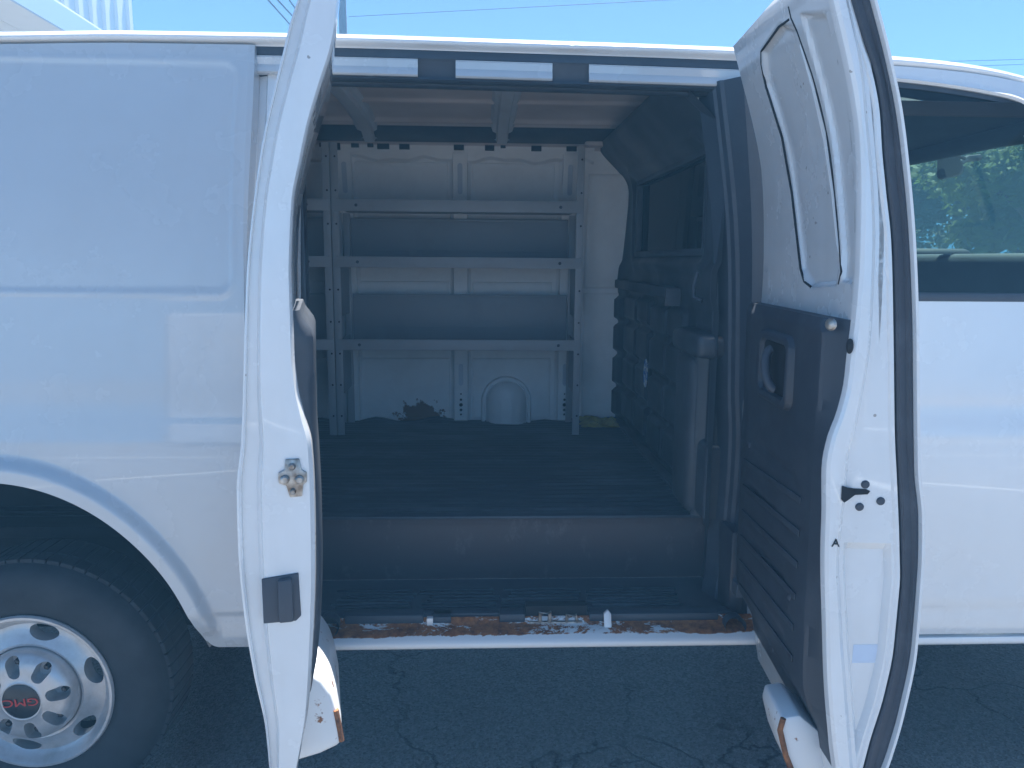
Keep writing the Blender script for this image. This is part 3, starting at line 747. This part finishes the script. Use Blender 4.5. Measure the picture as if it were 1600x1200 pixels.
for u_, z_ in ((.10, 1.10), (.46, .86), (.30, .66)):
    MB().lathe([(0, .004), (.006, .003), (.009, 0)], Rr.at(u_, tr_in(z_), z_), -Rr.n, 12).build('screw', M['seal'], rdoor)
# pull handle
def on_trim(x, y, dn=0):
    n_ = tr_in(1.2)
    for _ in range(8):
        u, z = Rr.pixn(x, y, n_-dn); n_ = tr_in(min(max(z, .6), 1.43))
    return u, n_-dn, z
h1, h2 = on_trim(1196, 525), on_trim(1234, 630)
u0_, u1_, z0_, z1_ = h1[0], h2[0], min(h1[2], h2[2]), max(h1[2], h2[2])
nn = tr_in((z0_+z1_)/2)
def rrect(u0, u1, z0, z1, r, k=6):
    pts = []
    for cu, cz_, a0 in ((u1-r, z1-r, 0), (u0+r, z1-r, 90), (u0+r, z0+r, 180), (u1-r, z0+r, 270)):
        for i in range(k+1): t_ = R(a0+90*i/k); pts.append((cu+r*math.cos(t_), cz_+r*math.sin(t_)))
    return pts
rows = []
for d, dn in ((0, .004), (.004, -.012), (.012, -.016), (.022, -.012), (.026, .002), (.03, .004)):
    rows.append([Rr.at(u, nn+dn, z) for u, z in rrect(u0_-.02+d, u1_+.02-d, z0_-.02+d, z1_+.02-d, .035-d*.6)])
MB().grid(rows, True).build('handle_bezel', M['trim'], rdoor, smooth=50)
MB().prism([Rr.at(u, nn-.003, z) for u, z in rrect(u0_+.006, u1_-.006, z0_+.006, z1_-.006, .02)], Rr.n*.002).build('handle_cup', M['hole'], rdoor)
uc_ = u0_+(u1_-u0_)*.62
MB().tube([Rr.at(uc_+.02*math.cos(a_)*1.0-.005, nn-.014-.016*math.sin(a_), z0_+.02+(z1_-z0_-.04)*(1-math.cos(a_))/2) for a_ in [math.pi*i/14 for i in range(15)]], .010, 10).build('pull_handle', M['seal'], rdoor)
# end cap boss with screw on the trim
c = Rr.pixn(1306, 507, Rin(1.42)-.02); MB().lathe([(0, .006), (.009, .004), (.012, 0)], Rr.at(c[0], Rin(c[1])-.030, c[1]), -Rr.n+Rr.u*.8, 14).build('screw', M['steel'], rdoor)
# free-edge fittings
def edge_disc(x, y, r, mat, name, dz=1.0, off=-.0075, ring=None):
    n_, z = Rr.pix(x, y, Rr.W+off); m_ = MB().lathe([(0, .003), (r*.7, .003), (r, .001), (r*1.02, -.002)], Rr.at(Rr.W+off, n_, z), Rr.u, 20)
    for v in m_.bm.verts: v.co.z = z+(v.co.z-z)*dz
    return m_.build(name, mat, rdoor)
for x, y in ((1352, 757), (1376, 783), (1343, 792)): edge_disc(x, y, .0078, M['seal'], 'bolt')
sl_ = [(1313, 757), (1322, 760), (1336, 765), (1356, 766), (1362, 769), (1358, 774), (1338, 775), (1322, 779), (1316, 783), (1312, 778)]
MB().prism([Rr.at(Rr.W+.007 if k in (0, 1, 7, 8, 9) else Rr.W-.009, *Rr.pix(x, y, Rr.W)) for k, (x, y) in enumerate(sl_)], Rr.u*.003).build('latch_slot', M['hole'], rdoor)
edge_disc(1328, 541, .0062, M['hole'], 'plug_hole', 2.2, .0075)
n_, z = Rr.pix(1346, 1022, Rr.W-.018)
MB().prism([Rr.at(Rr.W-.0205, n_+a_, z+b_) for a_, b_ in ((-.016, -.020), (.030, -.018), (.030, .020), (-.016, .018))], Rr.u*.001).build('sticker', M['sticker'], rdoor)
def text_obj(name, body, size, mat, parent, Mx):
    cu = bpy.data.curves.new(name, 'FONT'); cu.body = body; cu.size = size; cu.extrude = .001; cu.align_x = 'CENTER'; cu.align_y = 'CENTER'
    to = bpy.data.objects.new(name+'_c', cu); col.objects.link(to)
    dg = bpy.context.evaluated_depsgraph_get(); me = bpy.data.meshes.new_from_object(to.evaluated_get(dg)); bpy.data.objects.remove(to)
    me.transform(Mx); ctr = sum((v.co for v in me.vertices), Vector())/len(me.vertices); me.transform(Matrix.Translation(-ctr))
    me.materials.clear(); me.materials.append(mat)
    o = bpy.data.objects.new(name, me); col.objects.link(o); WL[o.name] = ctr; o.parent = parent; o.location = ctr-WL[parent.name]; return o
n_, z = Rr.pix(1306, 849, Rr.W+.009)
X_ = Vector(Rr.n); Z_ = Vector((0, 0, 1)); N_ = Vector(Rr.u)
def frame(xv, yv, zv, o): return Matrix(((xv.x, yv.x, zv.x, o[0]), (xv.y, yv.y, zv.y, o[1]), (xv.z, yv.z, zv.z, o[2]), (0, 0, 0, 1)))
text_obj('ink_mark', 'A', .022, M['hole'], rdoor, frame(X_, Z_, N_, Rr.at(Rr.W+.0085, n_, z)))
# step cover at the foot of the front leaf
bl = [(1222, 1122), (1250, 1118), (1300, 1160), (1306, 1215), (1240, 1215), (1226, 1180), (1217, 1140)]
def rblk(u, k=0): return [Rr.pix(x, y, u) for x, y in bl]
pp = rblk(Rr.W-.07)
MB().prism([Rr.at(Rr.W-.07, n_, z) for n_, z in pp], -Rr.u*.13, .006, 2).build('step_cover', M['rustedge'], rdoor)
MB().tube([Rr.at(Rr.W-.069, n_+.002, z) for n_, z in (pp[0], pp[6], pp[5], pp[4])], .006, 8).build('rust_edge', M['rust'], rdoor)

# ------------------------------------------------------------------ front door and cab
FX0, FX1 = .875, 1.86
wb = [P(1440, 470, Y=.045)[2], P(1600, 472, Y=.045)[2]]
WZB = sum(wb)/2
wtop = lerp_table([(.9, P(1397, 121, Y=.135)[2]+.002)] + [(float(P(x, y, Y=.135)[0]), float(P(x, y, Y=.135)[2])) for x, y in ((1400, 121), (1450, 126), (1500, 133), (1550, 142), (1600, 155))] + [(1.60, 1.86), (1.75, 1.75), (1.9, 1.60)])
rows = []
zsf = [.515, .53, .545, .56, .575, .59, .605, .62] + [.64+(WZB-.64)*j/40 for j in range(41)]
def fy(X, z):
    y = prof(z)
    y -= .006*sm(.60, .612, z)*0
    y += .004*math.exp(-((z-1.165)/.008)**2)-.004*math.exp(-((z-1.105)/.010)**2)
    return y
for i in range(41):
    X = FX0+(FX1-FX0)*i/40; rows.append([(X, fy(X, z), z) for z in zsf] + [(X, prof(WZB)+.03, WZB+.002)])
fd = MB().grid(rows)
r0_ = [(FX0, fy(0, z), z) for z in zsf]; fd.grid([r0_, [(x+.002, y+.04, z) for x, y, z in r0_]])
fdoor = fd.build('front_door', M['paint'], van, smooth=40)
# window frame above the glass
rows = []
for i in range(61):
    X = FX0+(1.60-FX0)*i/60; zt_ = zg(X)-.026; zb_ = wtop(X)
    rows.append([(X, prof(zb_)+.03, zb_+.002), (X, prof(zb_)+.006, zb_), (X, prof(zb_)-.001, zb_+.006), (X, prof(zb_+.012), zb_+.012), (X, prof((zb_+zt_)/2), (zb_+zt_)/2), (X, prof(zt_), zt_), (X, prof(zt_)+.03, zt_)])
MB().grid(rows).build('window_frame', M['paint'], fdoor, smooth=35)
boxo('window_post', M['black'], fdoor, FX0, FX0+.05, .06, .12, WZB, WZB+.42, .004)
boxo('belt_strip', M['black'], fdoor, FX0, FX1, prof(WZB)-.002, prof(WZB)+.022, WZB-.001, WZB+.022, .004)
rows = []
for i in range(50):
    X = FX0+.02+(1.72-FX0)*i/49; zt_ = max(wtop(X)+.01, WZB+.02); rows.append([(X, prof(WZB+(zt_-WZB)*k/10)+.022, WZB+(zt_-WZB)*k/10) for k in range(11)])
MB().grid(rows).build('window_glass', M['glass'], fdoor, smooth=60)
rows = []
for i in range(50):
    X = FX0+.02+(1.6-FX0)*i/49; z_ = wtop(X); rows.append([(X, prof(z_)+.018, z_+.004), (X, prof(z_)+.014, z_-.012), (X, prof(z_)+.024, z_-.014)])
MB().grid(rows).build('window_channel', M['black'], fdoor)
rows = []
for i in range(30):
    X = FX0+.01+(1.6-FX0)*i/29; z_ = wtop(X); rows.append([(X, prof(z_)+.026, z_-.012), (X, prof(z_)+.05, z_+.0), (X, .26, max(z_+.02, 1.90)), (X, .40, max(z_+.02, 1.945))])
MB().grid(rows).build('frame_lining', M['cab'], fdoor)
# rocker below the door
along_ = [(.14, .455), (.05, .478), (.040, .482), (.034, .488), (.033, .496), (.036, .506), (.05, .511)]
MB().grid([[(X, a_, b_) for a_, b_ in along_] for X in (.86, 1.2, 1.5, 1.86)]).build('rocker', M['paint'], van, smooth=50)
# front wing and bonnet (just outside the picture)
rows = []
FA = 2.18
for i in range(61):
    X = 1.866+1.09*i/60; t_ = abs(X-FA)/.50
    zb_ = max(.50, .37+.55*math.sqrt(max(0, 1-t_*t_))) if t_ < 1 else .5
    ztp = 1.42-.20*sm(1.9, 2.95, X)
    rows.append([(X, prof(zb_+(ztp-zb_)*j/30)+.25*sm(2.6, 3.1, X)**2, zb_+(ztp-zb_)*j/30) for j in range(31)])
MB().grid(rows).build('front_wing', M['paint'], van, smooth=50)
rows = []
for i in range(20):
    X = 2.05+.90*i/19; z0_ = 1.42-.20*sm(1.9, 2.95, X); e = .25*sm(2.6, 3.1, X)**2
    rows.append([(X, .045+e, z0_), (X, .15+e, z0_+.04), (X, .98, z0_+.07), (X, 1.82-e, z0_+.04), (X, 1.93-e, z0_)])
MB().grid(rows).build('bonnet', M['paint'], van, smooth=50)
MB().grid([[(2.956, .30, z), (2.99, .98, z), (2.956, 1.67, z)] for z in (.45, .8, 1.2, 1.26)]).build('front_end', M['paint'], van)
boxo('cab_floor', M['cab'], van, .72, 2.5, .06, 1.9, .62, .66)
# roof lining, windscreen header and pillars, far cab side
HX = 1.50
boxo('cab_headliner', M['well'], van, .78, HX+.05, .16, 1.80, 1.945, 1.985, .005)
ph0, ph1 = P(1415, 243, X=HX), P(1575, 188, X=HX)
hb = MB().tube([(HX+.0, .05, 1.905), (HX+.03, .35, 1.925), (HX+.05, .95, 1.935), (HX+.03, 1.55, 1.925), (HX, 1.86, 1.90)], .032, 10); hb.build('windscreen_header', M['cab'], van)
for yb_, yt_ in ((.10, .15), (1.86, 1.81)):
    MB().tube([(HX+.0, yt_, 1.93), (HX+.42, (yt_+yb_)/2, 1.68), (HX+.80, yb_, 1.42)], .045, 10).build('windscreen_pillar', M['paint'], van)
MB().grid([[(HX+.02+.78*k/10, .12+.02*math.sin(j), 1.92-.50*k/10) if False else (HX+.02+.78*k/10, .14+(1.84-.14)*j/10, 1.925-.50*(k/10)**1.15+.0) for j in range(11)] for k in range(11)]).build('windscreen', M['wglass'], van, smooth=60)
fc = MB()
fc.box(.95, 2.05, 1.84, 1.93, .5, 1.44, .01); fc.box(.95, 1.08, 1.78, 1.88, 1.44, 1.98, .01); fc.box(.95, 1.7, 1.76, 1.84, 1.90, 1.99, .01)
fc.build('driver_door', M['cab'], van)
MB().grid([[(1.08, 1.87, 1.44), (2.2, 1.87, 1.44)], [(1.08, 1.80, 1.91), (1.55, 1.80, 1.91)]]).build('driver_window', M['glass'], van)
# dashboard
d0, d1 = P(1440, 379, Y=.75), P(1600, 379, Y=.35)
dz = P(1500, 379, Y=.55)[2]
dash = MB().box(1.62, 2.25, .12, 1.84, 1.0, dz-.035, .03, 3)
dash.box(1.50, 1.95, 1.05, 1.6, 1.2, dz-.01, .03, 3)
dash.build('dashboard', M['black'], van)
# seats
for yy in (.28, 1.12):
    MB().box(.86, .99, yy, yy+.48, .95, 1.52, .05, 3).build('seat_back', M['cab'], van)
    MB().box(.90, 1.42, yy, yy+.50, .80, .97, .05, 3).build('seat_cushion', M['cab'], van)
# mirror on the windscreen
mp0, mp1 = P(1464, 252, Y=.70), P(1520, 250, Y=.85)
mc = P(1488, 252, Y=.78)
mr = MB().prism([P(*q_, Y=.80) for q_ in ((1464, 246), (1497, 239), (1505, 262), (1500, 272), (1466, 280), (1463, 276))], (.03, .04, 0), .008, 2)
mr.tube([P(1498, 255, Y=.82), P(1510, 248, Y=.88), P(1530, 246, Y=.92)], .012, 8)
mir = mr.build('rear_view_mirror', M['black'], van)
MB().tube([P(1481, 222, Y=.80), P(1484, 232, Y=.80), P(1494, 243, Y=.80), P(1508, 248, Y=.80)], .006, 6).build('mirror_cable', M['black'], van)

# ------------------------------------------------------------------ rear wheel (sub-parts tyre, rim, cap, nuts)
WC = Vector((AX+.02, .075, .374))
def wheel(WC, detail=True):
    out = Vector((0, -1, 0))
    tp = [(.216, .02), (.228, .026), (.262, .034), (.300, .036), (.332, .030), (.348, .016), (.358, 0), (.364, -.014), (.368, -.03), (.369, -.10), (.368, -.16), (.355, -.185), (.32, -.21), (.24, -.21)]
    tw = MB().lathe(tp, WC, out, 96).build('wheel', M['tyre'], van, smooth=40)
    lug = MB(); n = 64
    for k in range(n):
        t_ = 2*math.pi*k/n
        Mx = Matrix.Translation(WC) @ Matrix.Rotation(t_, 4, 'Y')
        lug.box(.346, .3705, .004, .05, -.0158, .0158, .0015, 1, Mx)
        lug.box(.366, .3705, .055, .16, -.016, .013, .002, 1, Mx)
    lug.build('tread', M['tyre'], tw, smooth=30)
    KR = .935
    rp = [(.236, .020), (.240, .030), (.236, .037), (.229, .037), (.222, .028), (.214, .012), (.202, .004), (.185, .006), (.165, .018), (.150, .026), (.143, .024), (.140, .014), (.02, .012), (.02, -.02), (.142, -.02), (.2, -.03), (.236, -.02), (.236, .020)]
    rim = MB().lathe([(r_*KR, h_) for r_, h_ in rp], WC, out, 72).build('rim', M['rim'], tw, weld=.0001)
    cs = []
    for k in range(6):
        t_ = R(77-60*k)
        c_ = MB(); Mx = Matrix.Translation(WC) @ Matrix.Rotation(-t_, 4, 'Y')
        c_.prism([Mx @ Vector((.171+.020*math.cos(a_), -.09, .040*math.sin(a_))) for a_ in [2*math.pi*i/20 for i in range(20)]], (0, .16, 0))
        cs.append(c_.build('cutter', M['hole'], None))
    cut(rim, cs)
    hp = [(.140, .012), (.139, .034), (.134, .050), (.124, .062), (.108, .069), (.088, .072), (.064, .073), (.057, .076), (.0535, .075), (.0535, .05), (.0535, .0), (.14, .0), (.140, .012)]
    hub = MB().lathe([(r_*KR, h_) for r_, h_ in hp], WC, out, 72).build('hub_cover', M['rim'], tw, weld=.0001)
    cs = []
    for k in range(8):
        t_ = R(100-45*k); Mx = Matrix.Translation(WC) @ Matrix.Rotation(-t_, 4, 'Y')
        pts = [(.112+.0195*math.cos(a_), .0215*math.sin(a_)) if math.cos(a_) >= 0 else (.086+.017*math.cos(a_), .0175*math.sin(a_)) for a_ in [2*math.pi*i/24 for i in range(24)]]
        cs.append(MB().prism([Mx @ Vector((p_[0]*KR, -.085, p_[1]*KR)) for p_ in pts], (0, .056, 0)).build('cutter', M['hole'], None))
    cut(hub, cs)
    for k in range(8):
        t_ = R(100-45*k); Mx = Matrix.Translation(WC) @ Matrix.Rotation(-t_, 4, 'Y')
        MB().lathe([(0, .050), (.006, .049), (.0095, .044), (.0095, .018)], Mx @ Vector((.108*KR, 0, 0)), out, 6).build('lug_nut', M['cap'], tw, smooth=0)
    MB().lathe([(0, .0765), (.046, .0760), (.0497, .0735), (.0497, .05)], WC, out, 48).build('centre_cap', M['cap'], tw)
    if detail:
        rot = R(184)
        xv = Vector((math.cos(rot), 0, math.sin(rot))); yv = Vector((-math.sin(rot), 0, math.cos(rot)))
        lt_ = text_obj('lettering', 'GMC', .037, M['red'], tw, frame(xv, yv, Vector((0, -1, 0)), WC+Vector((0, -.0782, 0))) @ Matrix.Diagonal((1.18, .82, 1, 1)))
    return tw
wheel(WC)
wheel(Vector((2.18, .06, .368)), False)
MB().tube([(AX, .3, .368), (AX, 1.7, .368)], .05, 12).build('axle', M['well'], van)
for xx in (AX, 2.18):
    MB().lathe([(.02, .0), (.24, .0), (.36, -.02), (.376, -.05), (.376, -.2), (.3, -.24), (.02, -.24)], (xx, 1.90, .368), (0, 1, 0), 40).build('wheel', M['tyre'], van)

# ------------------------------------------------------------------ shelving inside
def shelf_unit(name, pxs, label, yf=1.44, extra=None):
    """two slotted posts and three lipped trays"""
    (xa, xb) = pxs
    root = empty(name, ((xa+xb)/2, 1.6, .77), label, 'shelf', 'grey shelving units along the far wall')
    yb = 1.735
    zt_ = P(520, 222, Y=yf)[2]
    lean = .02
    for x in (xa, xb):
        for y, nm in ((yf, 0), (yb-.02, 1)):
            m_ = MB(); h = zt_ if nm == 0 else 1.9
            s_ = 1 if x == xa else -1
            m_.box(x-.016, x+.016, y, y+.004, .772, h, .0015); m_.box(x-s_*.016, x-s_*.016+s_*.004, y+.004, y+.03, .772, h, 0)
            post = m_.build('post', M['grey'], root)
            if nm == 0:
                for k in range(9):
                    z = .86+k*.14
                    MB().lathe([(0, -.0015), (.0045, -.0012)], (x+.004, y, z), (0, 1, 0), 8).build('bolt_hole_dark', M['hole'], post)
    for yp0, yp1, back in ((313, 331.5, 0), (402, 419, 1), (531, 547.5, 1)):
        z1, z0 = P(720, yp0, Y=yf)[2], P(720, yp1, Y=yf)[2]
        m_ = MB(); m_.box(xa-.012, xb+.012, yf-.006, yf-.003, z0, z1, .0012); m_.box(xa+.02, xb-.02, yf-.003, yb-.03, z0+.006, z0+.009, 0)
        m_.box(xa-.012, xb+.012, yf-.003, yf+.012, z1-.003, z1, 0)
        sh = m_.build('tray', M['grey'], root)
        if back:
            zb1 = P(720, 342 if yp0 == 402 else 460, Y=yb-.03)[2]
            bp_ = MB(); bp_.box(xa+.022, xb-.022, yb-.032, yb-.029, z0+.009, zb1, .001)
            bp_.box(xa+.022, xb-.022, yb-.036, yb-.0325, zb1-.012, zb1-.002, .001)
            zm = (z0+zb1)/2; bp_.box(xa+.10, xb-.10, yb-.0345, yb-.0325, zm-.04, zm-.034, .001)
            bp_.build('back_panel', M['grey2'], root)
        for bx_ in (xa+.09, xb-.085):
            MB().lathe([(0, .004), (.005, .003), (.007, 0)], (bx_, yf-.006, (z0+z1)/2), (0, -1, 0), 10).build('bolt', M['seal'], sh)
    for s_, x in ((1, xa), (-1, xb)):   # end panels between the posts
        for za, zb in ((.95, 1.2), (1.30, 1.52)):
            MB().box(x+s_*.004-.0015, x+s_*.004+.0015, yf+.03, yb-.02, za, zb, 0).build('end_panel', M['grey2'], root)
    return root
xl, xr = P(527, 450, Y=1.44)[0], P(904, 450, Y=1.44)[0]
shelf_unit('shelving_unit', (xl, xr), 'grey metal shelving unit with three lipped trays, next to the black partition')
shelf_unit('shelving_unit', (xl-1.22, xl-.036), 'grey metal shelving unit in the dark rear, mostly hidden behind the narrow side door')
# yellow rag on the floor
c0 = P(938, 655, Y=1.66)
random.seed(11)
rows = []
for i in range(22):
    r = []
    for j in range(30):
        x = c0[0]-.10+.20*j/29+.02*noise.noise((i*.3, j*.2, 5)); y = 1.58+.15*i/21+.02*noise.noise((i*.2, j*.3, 9))
        z = .776+.035*max(0, noise.noise((x*16, y*16, 2))+.35)*sm(0, .25, j/29)*sm(1, .7, j/29)*sm(0, .3, i/21)+.025*sm(.6, 1, i/21)*(1-j/40)
        r.append((x, y, z))
    rows.append(r)
MB().grid(rows).build('rag', M['yellow'], None, smooth=60, label='crumpled yellow rag on the cargo floor beside the shelf post', category='rag')

# ------------------------------------------------------------------ surroundings
def leaf_mat(name, c1, c2):
    a = NM(name, c1, .6); a.color(a.ramp(a.noise(.9, 4), .35, .65, (*c1, 1), (*c2, 1)))
    t = a.t; tl = t.nodes.new('ShaderNodeBsdfTranslucent'); tl.inputs[0].default_value = (c2[0]*1.6, c2[1]*1.6, c2[2], 1)
    mx = t.nodes.new('ShaderNodeMixShader'); mx.inputs[0].default_value = .4; o = t.nodes['Material Output']
    t.links.new(a.b.outputs[0], mx.inputs[1]); t.links.new(tl.outputs[0], mx.inputs[2]); t.links.new(mx.outputs[0], o.inputs[0]); return a.m
M['leaf'] = leaf_mat('broad_leaves', (.07, .12, .025), (.15, .21, .05))
M['leaf2'] = leaf_mat('dark_leaves', (.025, .055, .02), (.06, .10, .03))
a = NM('bark', (.1, .075, .055), .9); a.bump(a.noise(12, 5), .5, .02); M['bark'] = a.m
def tree(name, x, y, h, rad, mat, label, seed, n=15000, leaf=.20, base=.22):
    rng = random.Random(seed)
    root = empty(name, (x, y, 0), label, 'tree', 'trees beyond the van')
    tr = MB(); tr.tube([(x, y, -.05), (x+.08, y, h*.2), (x-.05, y+.05, h*.45), (x, y, h*.8)], lambda t: .05+h*.028*(1-t), 10)
    blobs = []
    for k in range(26):
        az = rng.uniform(0, 6.283); rr_ = rad*rng.uniform(.2, .85); hh = h*rng.uniform(base+.1, .92); f_ = math.sin(min(1, (hh/h-base)/(1-base))*2.9)*.6+.4
        bx, by = x+math.cos(az)*rr_*f_, y+math.sin(az)*rr_*f_
        blobs.append((bx, by, hh, rad*rng.uniform(.22, .38)))
        tr.tube([(x, y, hh*.55), ((x+bx)/2, (y+by)/2, hh*.82), (bx, by, hh)], lambda t: .045*(1-t)+.012, 6)
    tr.build('trunk', M['bark'], root)
    vs_, fs_ = [], []
    for k in range(n):
        bx, by, bz, br = blobs[k % len(blobs)]
        d = Vector((rng.gauss(0, 1), rng.gauss(0, 1), rng.gauss(0, 1))).normalized()*br*rng.random()**.45
        c_ = Vector((bx, by, bz))+Vector((d.x, d.y, d.z*.75))
        a_ = Vector((rng.gauss(0, 1), rng.gauss(0, 1), rng.gauss(0, .6))).normalized(); b_ = a_.orthogonal().normalized()
        s_ = leaf*rng.uniform(.6, 1.25); i0 = len(vs_)
        vs_ += [c_-a_*s_*.5, c_+b_*s_*.28+Vector((0, 0, -.01)), c_+a_*s_*.5, c_-b_*s_*.28]; fs_.append((i0, i0+1, i0+2, i0+3))
    me = bpy.data.meshes.new('crown'); me.from_pydata([tuple(v-Vector((x, y, 0))) for v in vs_], [], fs_); me.materials.append(mat)
    o = bpy.data.objects.new('crown', me); col.objects.link(o); o.parent = root
    return root
tree('broadleaf_tree', 8.6, 9.2, 4.4, 2.2, M['leaf'], 'light green leafy tree seen through the cab window', 1)
tree('broadleaf_tree', 12.6, 13.5, 5.2, 2.8, M['leaf2'], 'taller dark green tree behind the light green one', 2)
tree('broadleaf_tree', 8.3, 14.6, 4.6, 2.4, M['leaf2'], 'low dark green tree showing under the cab headliner', 3)
tree('broadleaf_tree', 15.5, 12.5, 4.8, 2.8, M['leaf'], 'broad green tree at the right end of the row beyond the van', 4)

# corrugated building at the top left
a = NM('white_siding', (.72, .72, .70), .45); M['siding'] = a.m
M['fascia'] = NM('pale_blue_fascia', (.40, .52, .66), .5).m
M['soffit'] = plastic('grey_soffit', (.72, .71, .68), .7, .05, .3, (.5, .5, .47))
# wall plane: runs from the corner backwards to the left
cor = P(206, 20, Y=17.0)
bd = empty('metal_building', (cor[0]-2, 15.5, 0), 'white corrugated metal building with pale blue fascia behind the van', 'building')
wd_ = Vector((-.93, -.37, 0)).normalized(); wn = Vector((.37, -.93, 0)).normalized()
wd_ = Vector((-.15, -.99, 0)).normalized(); wn = Vector((.99, -.15, 0)).normalized()
c3 = Vector((cor[0], 17.0, 0)); HB = 7.5
MB().prism([c3, c3+wd_*9, c3+wd_*9-wn*4, c3-wn*4+Vector((-.4, .3, 0))], (0, 0, HB)).build('wall', M['siding'], bd, smooth=0)
for k in range(20):
    p_ = c3+wd_*(.04+.44*k)
    MB().prism([p_+wn*.002, p_+wd_*.04+wn*.06, p_+wd_*.16+wn*.06, p_+wd_*.20+wn*.002], (0, 0, HB-.02)).build('siding_rib', M['siding'], bd, smooth=0)
# canopy roof edge running towards the camera
qa, qb = P(152, 46, Y=11.0), P(88, 0, Y=7.6)
f0 = [P(x, y, Y=Yy) for x, y, Yy in ((120, 46, 11.0), (155, 46, 11.0), (82, 0, 7.8), (22, 0, 7.8))]
ex = empty('canopy_roof', (f0[0][0]-1.5, 9.5, 0), 'low canopy with pale blue edge and grey soffit beside the corrugated building', 'canopy')
zc_ = f0[1][2]; zc2 = f0[0][2]
def on_z(x, y, z): return P(x, y, Z=z)
ztop, zbot = 4.75, 4.45
A, B = on_z(158, 48, ztop), on_z(84, 0, ztop)
C_, D_ = on_z(120, 48, zbot), on_z(24, 0, zbot)
dirv = Vector(B)-Vector(A); dirv.normalize()
A_, B_ = Vector(A)-dirv*1.5, Vector(B)+dirv*1.0
side = Vector((-dirv.y, dirv.x, 0)); side = side if side.x < 0 else -side
MB().prism([A_, B_, B_+Vector((0, 0, -.30)), A_+Vector((0, 0, -.30))], side*.04).build('fascia', M['fascia'], ex, smooth=0)
for k in range(5):
    s0 = side*(.05+.62*k)
    MB().prism([A_+s0+Vector((0, 0, -.26)), B_+s0+Vector((0, 0, -.26)), B_+s0+side*.61+Vector((0, 0, -.26)), A_+s0+side*.61+Vector((0, 0, -.26))], (0, 0, .05), .004).build('soffit_board', M['soffit'], ex, smooth=0)
MB().prism([A_+side*.045, B_+side*.045, B_+side*3.2, A_+side*3.2], (0, 0, .05)).build('roof_sheet', M['siding'], ex, smooth=0)
for q_ in (A_+side*2.9, B_+side*2.9):
    MB().box(q_.x-.06, q_.x+.06, q_.y-.06, q_.y+.06, 0, ztop-.27, .01).build('post', M['soffit'], ex)
# utility pole and wires
M['wood'] = plastic('weathered_pole_wood', (.16, .12, .11), .9, .4, .5, (.24, .2, .19))
pb_ = P(537, 47, Y=16.0)
pole = empty('utility_pole', (pb_[0], 16.0, 0), 'brown wooden utility pole rising behind the van roof', 'pole')
MB().tube([(pb_[0], 16, 0), (pb_[0], 16, 4), (pb_[0]-.02, 16, 7.8)], lambda t: .115-.035*t, 14).build('shaft', M['wood'], pole)
MB().box(pb_[0]-.8, pb_[0]+.8, 15.84, 15.91, 7.45, 7.56, .01).build('crossarm', M['wood'], pole)
M['wire'] = NM('dark_wire', (.05, .055, .065), .6).m
def wire(pts, r, label, sag=.0):
    a_, b_ = Vector(pts[0]), Vector(pts[1])
    path = [a_.lerp(b_, i/24)+Vector((0, 0, -sag*4*(i/24)*(1-i/24))) for i in range(25)]
    return MB().tube(path, r, 6).build('power_line', M['wire'], None, label=label, category='cable', group='overhead power lines')
def ext(p_, q_, e): p_, q_ = Vector(p_), Vector(q_); return p_, q_+(q_-p_)*e
for i, ((x1, y1), (x0_, y0_)) in enumerate((((470, 57), (419, 0)), ((480, 50), (434, 0)), ((486, 48), (452, 0)))):
    p1, p0 = P(x1, y1, Y=15.8), P(x0_, y0_, Y=11.6)
    p0, p1 = Vector(p0), Vector(p1)
    wire((p1, p0+(p0-p1)*.5), .015, ('lowest', 'middle', 'highest')[i]+' of three dark cables slanting down behind the open side door')
p1, p0 = Vector(P(545, 26, Y=16)), Vector(P(1040, 0, Y=14)); wire((p1, p0+(p0-p1)*.3), .0065, 'thin overhead wire running right from the utility pole')
for x0_, y0_, x1, y1, lb in ((1440, 97, 1700, 90, 'upper thin wire above the cab roof'), (1470, 105, 1700, 97, 'lower thin wire above the cab roof')):
    wire((P(x0_, y0_, Y=26), P(x1, y1, Y=26)), .013, lb)

# white trailer out of view, added for the pale reflection in the rear side panel
tb = empty('reflection_trailer', (-3.65, -10.9, 0), 'white enclosed box trailer behind the camera, added for its reflection in the van side', 'trailer')
MB().box(-4.5, -2.8, -12.6, -9.2, .55, 2.35, .06, 3).build('body', M['paint'], tb)
boxo('skirt', M['seal'], tb, -4.5, -2.8, -9.19, -9.17, .55, .80, .004)
boxo('corner_post', M['steel'], tb, -2.84, -2.78, -9.22, -9.16, .55, 2.3, .01); boxo('corner_post', M['steel'], tb, -4.52, -4.46, -9.22, -9.16, .55, 2.3, .01)
boxo('tongue', M['black'], tb, -3.7, -3.6, -13.7, -12.6, .48, .58, .01)
boxo('tongue_jack', M['steel'], tb, -3.69, -3.61, -13.5, -13.42, 0, .9, .01)
for x_ in (-4.6, -2.7):
    MB().lathe([(.02, -.10), (.20, -.10), (.33, -.08), (.34, -.04), (.34, .06), (.31, .10), (.19, .11), (.17, .07), (.02, .06)], (x_, -10.9, .34), (1, 0, 0), 32).build('wheel', M['tyre'], tb)

# ------------------------------------------------------------------ thin blue haze volume, added for veiling lens glare as well as air
M['haze'] = bpy.data.materials.new('haze_veil'); M['haze'].use_nodes = True
ht = M['haze'].node_tree; ht.nodes.clear()
pv = ht.nodes.new('ShaderNodeVolumePrincipled'); pv.inputs['Color'].default_value = (.20, .56, 1, 1); pv.inputs['Density'].default_value = HAZE
ho = ht.nodes.new('ShaderNodeOutputMaterial'); ht.links.new(pv.outputs[0], ho.inputs['Volume'])
MB().box(-305, 305, -305, 305, -1, 8.2).build('haze', M['haze'], None, smooth=0, kind='stuff', label='thin bluish haze added for veiling lens glare as well as air')
